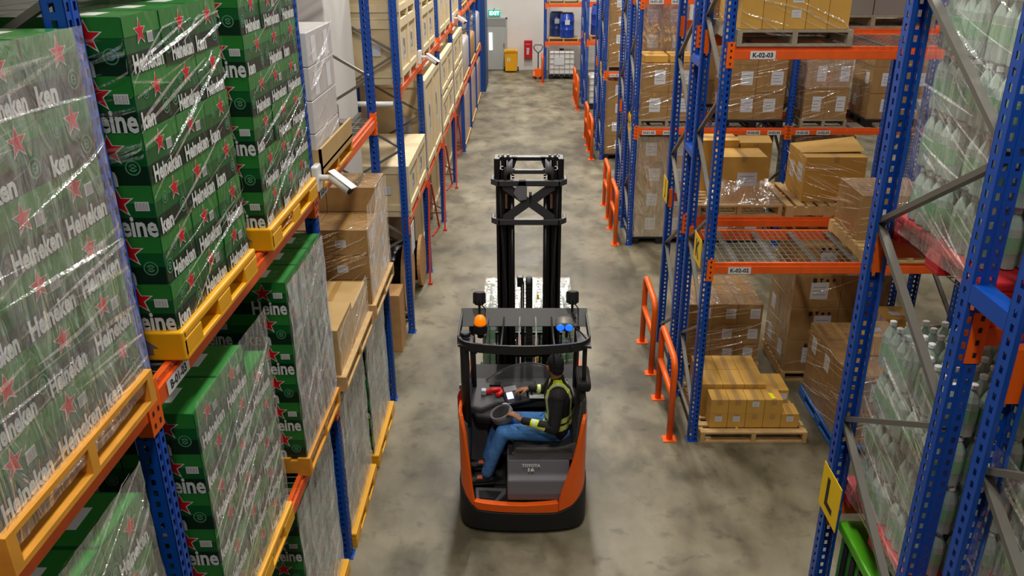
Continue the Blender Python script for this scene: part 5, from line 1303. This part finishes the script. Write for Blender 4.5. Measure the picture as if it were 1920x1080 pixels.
# the load on the forks
pallet(-.51, .53, 8.68, 10.06, .22, 'red_plastic', 'pallet lifted on the forks of the reach truck', run='y', h=.15, plastic=True)
packs('on the reach truck forks', 'bottle packs on the truck', -.535, 8.69, .37, 3, 5, 3, lambda i, j, l: l == 2 or j == 0 or i in (0, 2), rz90=True)
film('film streaks over the bottle packs on the truck', (-.54, 8.685, .37), (1, 0, 0), 1.08, .84, 24, 91, tilt=.1, face2=((-.545, 10.05, .37), (0, -1, 0), (-1, 0, 0), 1.36, .84))
b = MB(); b.grid(lambda u, v: Vector((-.54 + 1.09 * u, 8.69 + 1.36 * v, 1.232 + .010 * noise.noise(Vector((u * 9, v * 9, 3))))), 24, 24)
tag(b.build('stretch_film', 'film', smooth=True), 'glossy film over the top of the bottle load on the truck', 'plastic film', 'loose stretch film')
# ---------------------------------------------------------------- the driver
mat('skin', '#a06c49', .55, noise_amt=.05)
mat('hair', '#100d0c', .75, bump=(120, .5))
mat('jacket', '#121214', .8, bump=(22, .35))
mat('hi_vis', '#d8f01a', .5, emis=None)
mat('reflective', '#dfe6d0', .35)
mat('denim', '#4a86cc', .8, noise_amt=.22, nscale=9, bump=(26, .3))
mat('shoe', '#22201f', .6)
mat('shoe_orange', '#c8562a', .6)
def cone(b, p, q, r0, r1, n=14, seg=4):
    """tapered capsule"""
    p = Vector(p); q = Vector(q); d = q - p; L = d.length; d.normalize()
    pts = [p - d * r0 * math.cos(a) for a in (0.05, .5, 1.0)]; rs = [r0 * math.sin(a) for a in (0.05, .5, 1.0)]
    pts += [p + d * L * i / seg for i in range(seg + 1)]; rs += [r0 + (r1 - r0) * i / seg for i in range(seg + 1)]
    pts += [q + d * r1 * math.cos(a) for a in (1.0, .5, .05)]; rs += [r1 * math.sin(a) for a in (1.0, .5, .05)]
    b.tube(pts, rs, n)
def ball(b, c, r, M=None):
    c = Vector(c); r = Vector(r) if not isinstance(r, (int, float)) else Vector((r, r, r)); prof = [(math.sin(PI * i / 10) + 1e-4, -math.cos(PI * i / 10)) for i in range(11)]
    S = Matrix.Diagonal((r.x, r.y, r.z, 1)); b.lathe(prof, c, 16, M=(M @ S) if M is not None else S)
def fuse(b, name, m, parent, vox, org, smooth=4, sel=None, mats=None):
    """one continuous skin from overlapping shapes"""
    me = b.mesh(name + '_raw', m, org); o = bpy.data.objects.new(name + '_raw', me); COL.objects.link(o)
    bm = bmesh.new(); bm.from_mesh(me); bmesh.ops.recalc_face_normals(bm, faces=bm.faces); bm.to_mesh(me); bm.free()
    k = o.modifiers.new('r', 'REMESH'); k.mode = 'VOXEL'; k.voxel_size = vox
    if smooth: k = o.modifiers.new('s', 'SMOOTH'); k.iterations = smooth; k.factor = .5
    dg = bpy.context.evaluated_depsgraph_get(); me2 = bpy.data.meshes.new_from_object(o.evaluated_get(dg)); bpy.data.objects.remove(o)
    me2.name = name; me2.materials.clear()
    for x in (mats or [m]): me2.materials.append(MATS[x])
    me2.polygons.foreach_set('use_smooth', [True] * len(me2.polygons))
    if sel:
        for p in me2.polygons: p.material_index = sel(Vector(p.center) + Vector(org))
    r = bpy.data.objects.new(name, me2); COL.objects.link(r); r.parent = parent; ORG[r.name] = Vector(org)
    return r
PO = (.30, 7.0, .86)
PE = root('person', PO, 'person in black jacket with yellow reflective bands and jeans driving the reach truck', 'person')
HIP = Vector((.29, 6.98, .925)); WA = Vector((.305, 6.985, 1.10)); CH = Vector((.30, 6.99, 1.27)); NB = Vector((.295, 7.0, 1.425)); HD = Vector((.262, 7.02, 1.575))
LS = Vector((.285, 6.805, 1.345)); LE = Vector((.245, 6.69, 1.075)); LW = Vector((-.055, 6.80, 1.10)); LH = Vector((-.145, 6.85, 1.135))
RS = Vector((.285, 7.185, 1.345)); RE = Vector((.20, 7.33, 1.13)); RW = Vector((.03, 7.33, 1.145)); RHN = Vector((-.05, 7.335, 1.13))
LHp = Vector((.26, 6.885, .905)); LK = Vector((-.235, 6.865, .925)); LA = Vector((-.40, 6.865, .49))
RHp = Vector((.26, 7.085, .905)); RK = Vector((-.26, 7.11, .92)); RA = Vector((-.40, 7.12, .50))
FD = Vector((-.50, .86, -.10)).normalized()      # where the face looks
SD = Vector((FD.y, -FD.x, 0)).normalized()       # the person's right-hand side of the head
UP = SD.cross(FD).normalized()
def HP(f, s, u): return HD + FD * f + SD * s + UP * u
MH = Matrix((SD, FD, UP)).transposed().to_4x4()
b = MB()
# head, face, ears, neck
ball(b, HP(-.008, 0, .018), (.074, .094, .092), MH); ball(b, HP(.030, 0, -.045), (.056, .062, .062), MH); ball(b, HP(.062, 0, -.085), (.030, .026, .022), MH)
cone(b, HP(.090, 0, .012), HP(.108, 0, -.024), .010, .015, 8, 2)
for s in (-1, 1):
    ball(b, HP(.076, s * .032, .016), (.017, .012, .010), MH); ball(b, HP(.0, s * .080, -.008), (.010, .020, .032), MH); ball(b, HP(.060, s * .042, -.03), (.022, .022, .02), MH)
ball(b, HP(.092, 0, -.058), (.024, .012, .008), MH)
cone(b, NB + Vector((0, 0, -.06)), HP(-.018, 0, -.06), .062, .056)
# torso and limbs under the clothes
cone(b, HIP, WA, .12, .115); cone(b, WA, CH, .115, .125); cone(b, CH, NB, .11, .06)
for S, E_, Wr in ((LS, LE, LW), (RS, RE, RW)): cone(b, CH + (S - CH) * .6, S, .07, .055); cone(b, S, E_, .050, .040); cone(b, E_, Wr, .040, .028)
for H_, K, A in ((LHp, LK, LA), (RHp, RK, RA)): cone(b, HIP, H_, .10, .085); cone(b, H_, K, .078, .056); cone(b, K, A, .054, .036)
def hand(b, W, d, n, side, curl, spread=.019):
    """palm from wrist W along d, palm normal n (towards the grip), five bent fingers"""
    d = Vector(d).normalized(); n = (Vector(n) - d * Vector(n).dot(d)).normalized(); s = d.cross(n).normalized() * side
    c = W + d * .045
    for k in (-1.2, -.4, .4, 1.2): cone(b, W + s * k * .012, W + d * .082 + s * k * .019, .0165, .0135, 8, 2)
    for k, L in ((-1.5, .062), (-.5, .074), (.5, .080), (1.5, .070)):
        p = W + d * .085 + s * k * spread; a = 0
        for i, f in enumerate((.42, .33, .25)):
            a += curl * (.8 if i == 0 else 1.0); dd = (d * math.cos(a) + n * math.sin(a)).normalized(); q = p + dd * L * f + s * k * .001
            cone(b, p, q, .0098 - .0008 * i, .0092 - .0009 * i, 8, 1); p = q
    p = W + d * .025 + s * .026; q = p + (d * .6 + s * .8 + n * .25).normalized() * .038; r_ = q + (d * .85 + n * .55 + s * .1).normalized() * .030; t_ = r_ + (d * .8 + n * .6 - s * .2).normalized() * .024
    cone(b, p, q, .0135, .012, 8, 1); cone(b, q, r_, .0112, .0102, 8, 1); cone(b, r_, t_, .010, .009, 8, 1)
hand(b, LW + (LH - LW).normalized() * .02, LH - LW + Vector((0, 0, .01)), (-.25, .1, -1), -1, .50)
hand(b, RW + (RHN - RW).normalized() * .02, RHN - RW, (-.1, -.05, -1), 1, .30, .021)
BODY = fuse(b, 'body', 'skin', PE, .0055, PO, 4)
# eyes and brows (mostly turned away)
e = MB()
for s in (-1, 1): ball(e, HP(.079, s * .032, .010), .0105)
e.build('eyes', mat('eye', '#e8e4df', .25), PE, smooth=True)
# hair
b = MB(); ball(b, HP(-.016, 0, .034), (.080, .094, .090), MH); ball(b, HP(-.050, 0, -.018), (.066, .052, .066), MH)
for s in (-1, 1): ball(b, HP(-.012, s * .052, .010), (.026, .052, .055), MH)
fuse(b, 'hair', 'hair', PE, .006, PO, 3)
# jacket
b = MB()
cone(b, HIP + Vector((.01, 0, -.01)), WA, .140, .132, 18); cone(b, WA, CH, .132, .142, 18)
for s in (-.085, .085): cone(b, WA + Vector((0, s, 0)), CH + Vector((0, s * 1.15, .02)), .105, .110, 16); cone(b, HIP + Vector((0, s, -.0)), WA + Vector((0, s, 0)), .108, .104, 16)
cone(b, CH, NB - Vector((0, 0, .03)), .125, .078, 18); cone(b, NB - Vector((0, 0, .05)), NB + Vector((-.006, 0, .018)), .076, .068, 16)
cone(b, CH + Vector((0, 0, .06)), LS, .10, .078); cone(b, CH + Vector((0, 0, .06)), RS, .10, .078)
cone(b, LS, LE, .074, .058); cone(b, LE, LW + (LE - LW) * .08, .057, .040); cone(b, RS, RE, .074, .058); cone(b, RE, RW + (RE - RW) * .06, .057, .040)
# hem folds
cone(b, HIP + Vector((.02, -.13, -.03)), HIP + Vector((-.09, -.12, .0)), .05, .04); cone(b, HIP + Vector((-.10, -.10, .02)), HIP + Vector((-.10, .10, .02)), .045, .045)
def along(p, a, c):
    d = c - a; return (p - a).dot(d) / d.length_squared, ((p - a) - d * (p - a).dot(d) / d.length_squared).length
def jk(p):
    t, r = along(p, LE, LW)
    if .46 < t < .70 and r < .075 and p.x < LE.x - .04: return 2 if .53 < t < .63 else 1
    t, r = along(p, RE, RW)
    if .40 < t < .62 and r < .075 and p.x < RE.x - .03: return 2 if .47 < t < .56 else 1
    t, r = along(p, LS, LE)
    if r < .085 and p.y < LS.y + .02 and t > .1: return 0
    # two hoops round the trunk and braces over the shoulders
    z = p.z - .10 * (p.x - .30)
    if z < 1.16:
        for z0 in (1.005, 1.085):
            if z0 - .029 < z < z0 + .029: return 2 if abs(z - z0) < .014 else 1
    if z >= 1.07 and p.z < 1.46:
        for y0 in (6.885, 7.10):
            w = abs(p.y - y0 - .03 * math.sin((p.z - 1.1) * 5) * (1 if y0 < 7 else -1))
            if w < .034 : return 2 if w < .016 else 1
    return 0
JK = fuse(b, 'jacket', 'jacket', PE, .006, PO, 5, jk, ['jacket', 'hi_vis', 'reflective'])
# small blue pen-like stripe on the sleeve
MB().tube([(.12, 6.715, 1.20), (.15, 6.70, 1.245)], .005, 6).build('pen', 'blue_plastic', PE)
# jeans
b = MB()
cone(b, HIP + Vector((.02, -.06, -.035)), LHp, .112, .100); cone(b, HIP + Vector((.02, .06, -.035)), RHp, .112, .100); cone(b, LHp, RHp, .09, .09)
cone(b, LHp, LHp + (LK - LHp) * .6, .098, .086); cone(b, LHp + (LK - LHp) * .6, LK, .086, .076); cone(b, LK, LK + (LA - LK) * .5, .074, .068); cone(b, LK + (LA - LK) * .5, LA + Vector((0, 0, -.035)), .068, .060)
cone(b, RHp, RHp + (RK - RHp) * .6, .098, .086); cone(b, RHp + (RK - RHp) * .6, RK, .086, .076); cone(b, RK, RK + (RA - RK) * .5, .074, .068); cone(b, RK + (RA - RK) * .5, RA + Vector((0, 0, -.035)), .068, .060)
fuse(b, 'jeans', 'denim', PE, .008, PO, 3)
# shoes
def shoe(A):
    b = MB(); z = A.z - .115
    ball(b, A + Vector((-.005, 0, -.06)), (.05, .045, .06)); cone(b, (A.x - .0, A.y, z + .03), (A.x - .17, A.y - .015, z + .022), .045, .036); ball(b, (A.x - .14, A.y - .012, z + .02), (.06, .046, .03)); ball(b, (A.x + .03, A.y, z + .03), (.04, .04, .035))
    s = fuse(b, 'shoe', 'shoe', PE, .006, PO, 3, lambda p: 1 if p.z > A.z - .062 and A.x - .10 < p.x < A.x - .045 else 0, ['shoe', 'shoe_orange'])
    MB().prism([(A.x + .07, A.y - .035), (A.x + .07, A.y + .035), (A.x - .10, A.y + .042), (A.x - .20, A.y + .025), (A.x - .205, A.y - .03), (A.x - .12, A.y - .055)], (0, 0, z - .022), (1, 0, 0), (0, 1, 0), (0, 0, .022)).build('sole', 'rubber', s, fix=True, bevel=.006)
shoe(LA + Vector((0, 0, -.02))); shoe(RA + Vector((0, 0, -.03)))
# papers under his forearm
ps = tag(MB().box(.02, .26, 7.285, 7.345, 1.052, 1.062).build('paper_sheets', 'white_paper'), 'white paper sheets lying beside the driver on the console arm rest', 'paper')
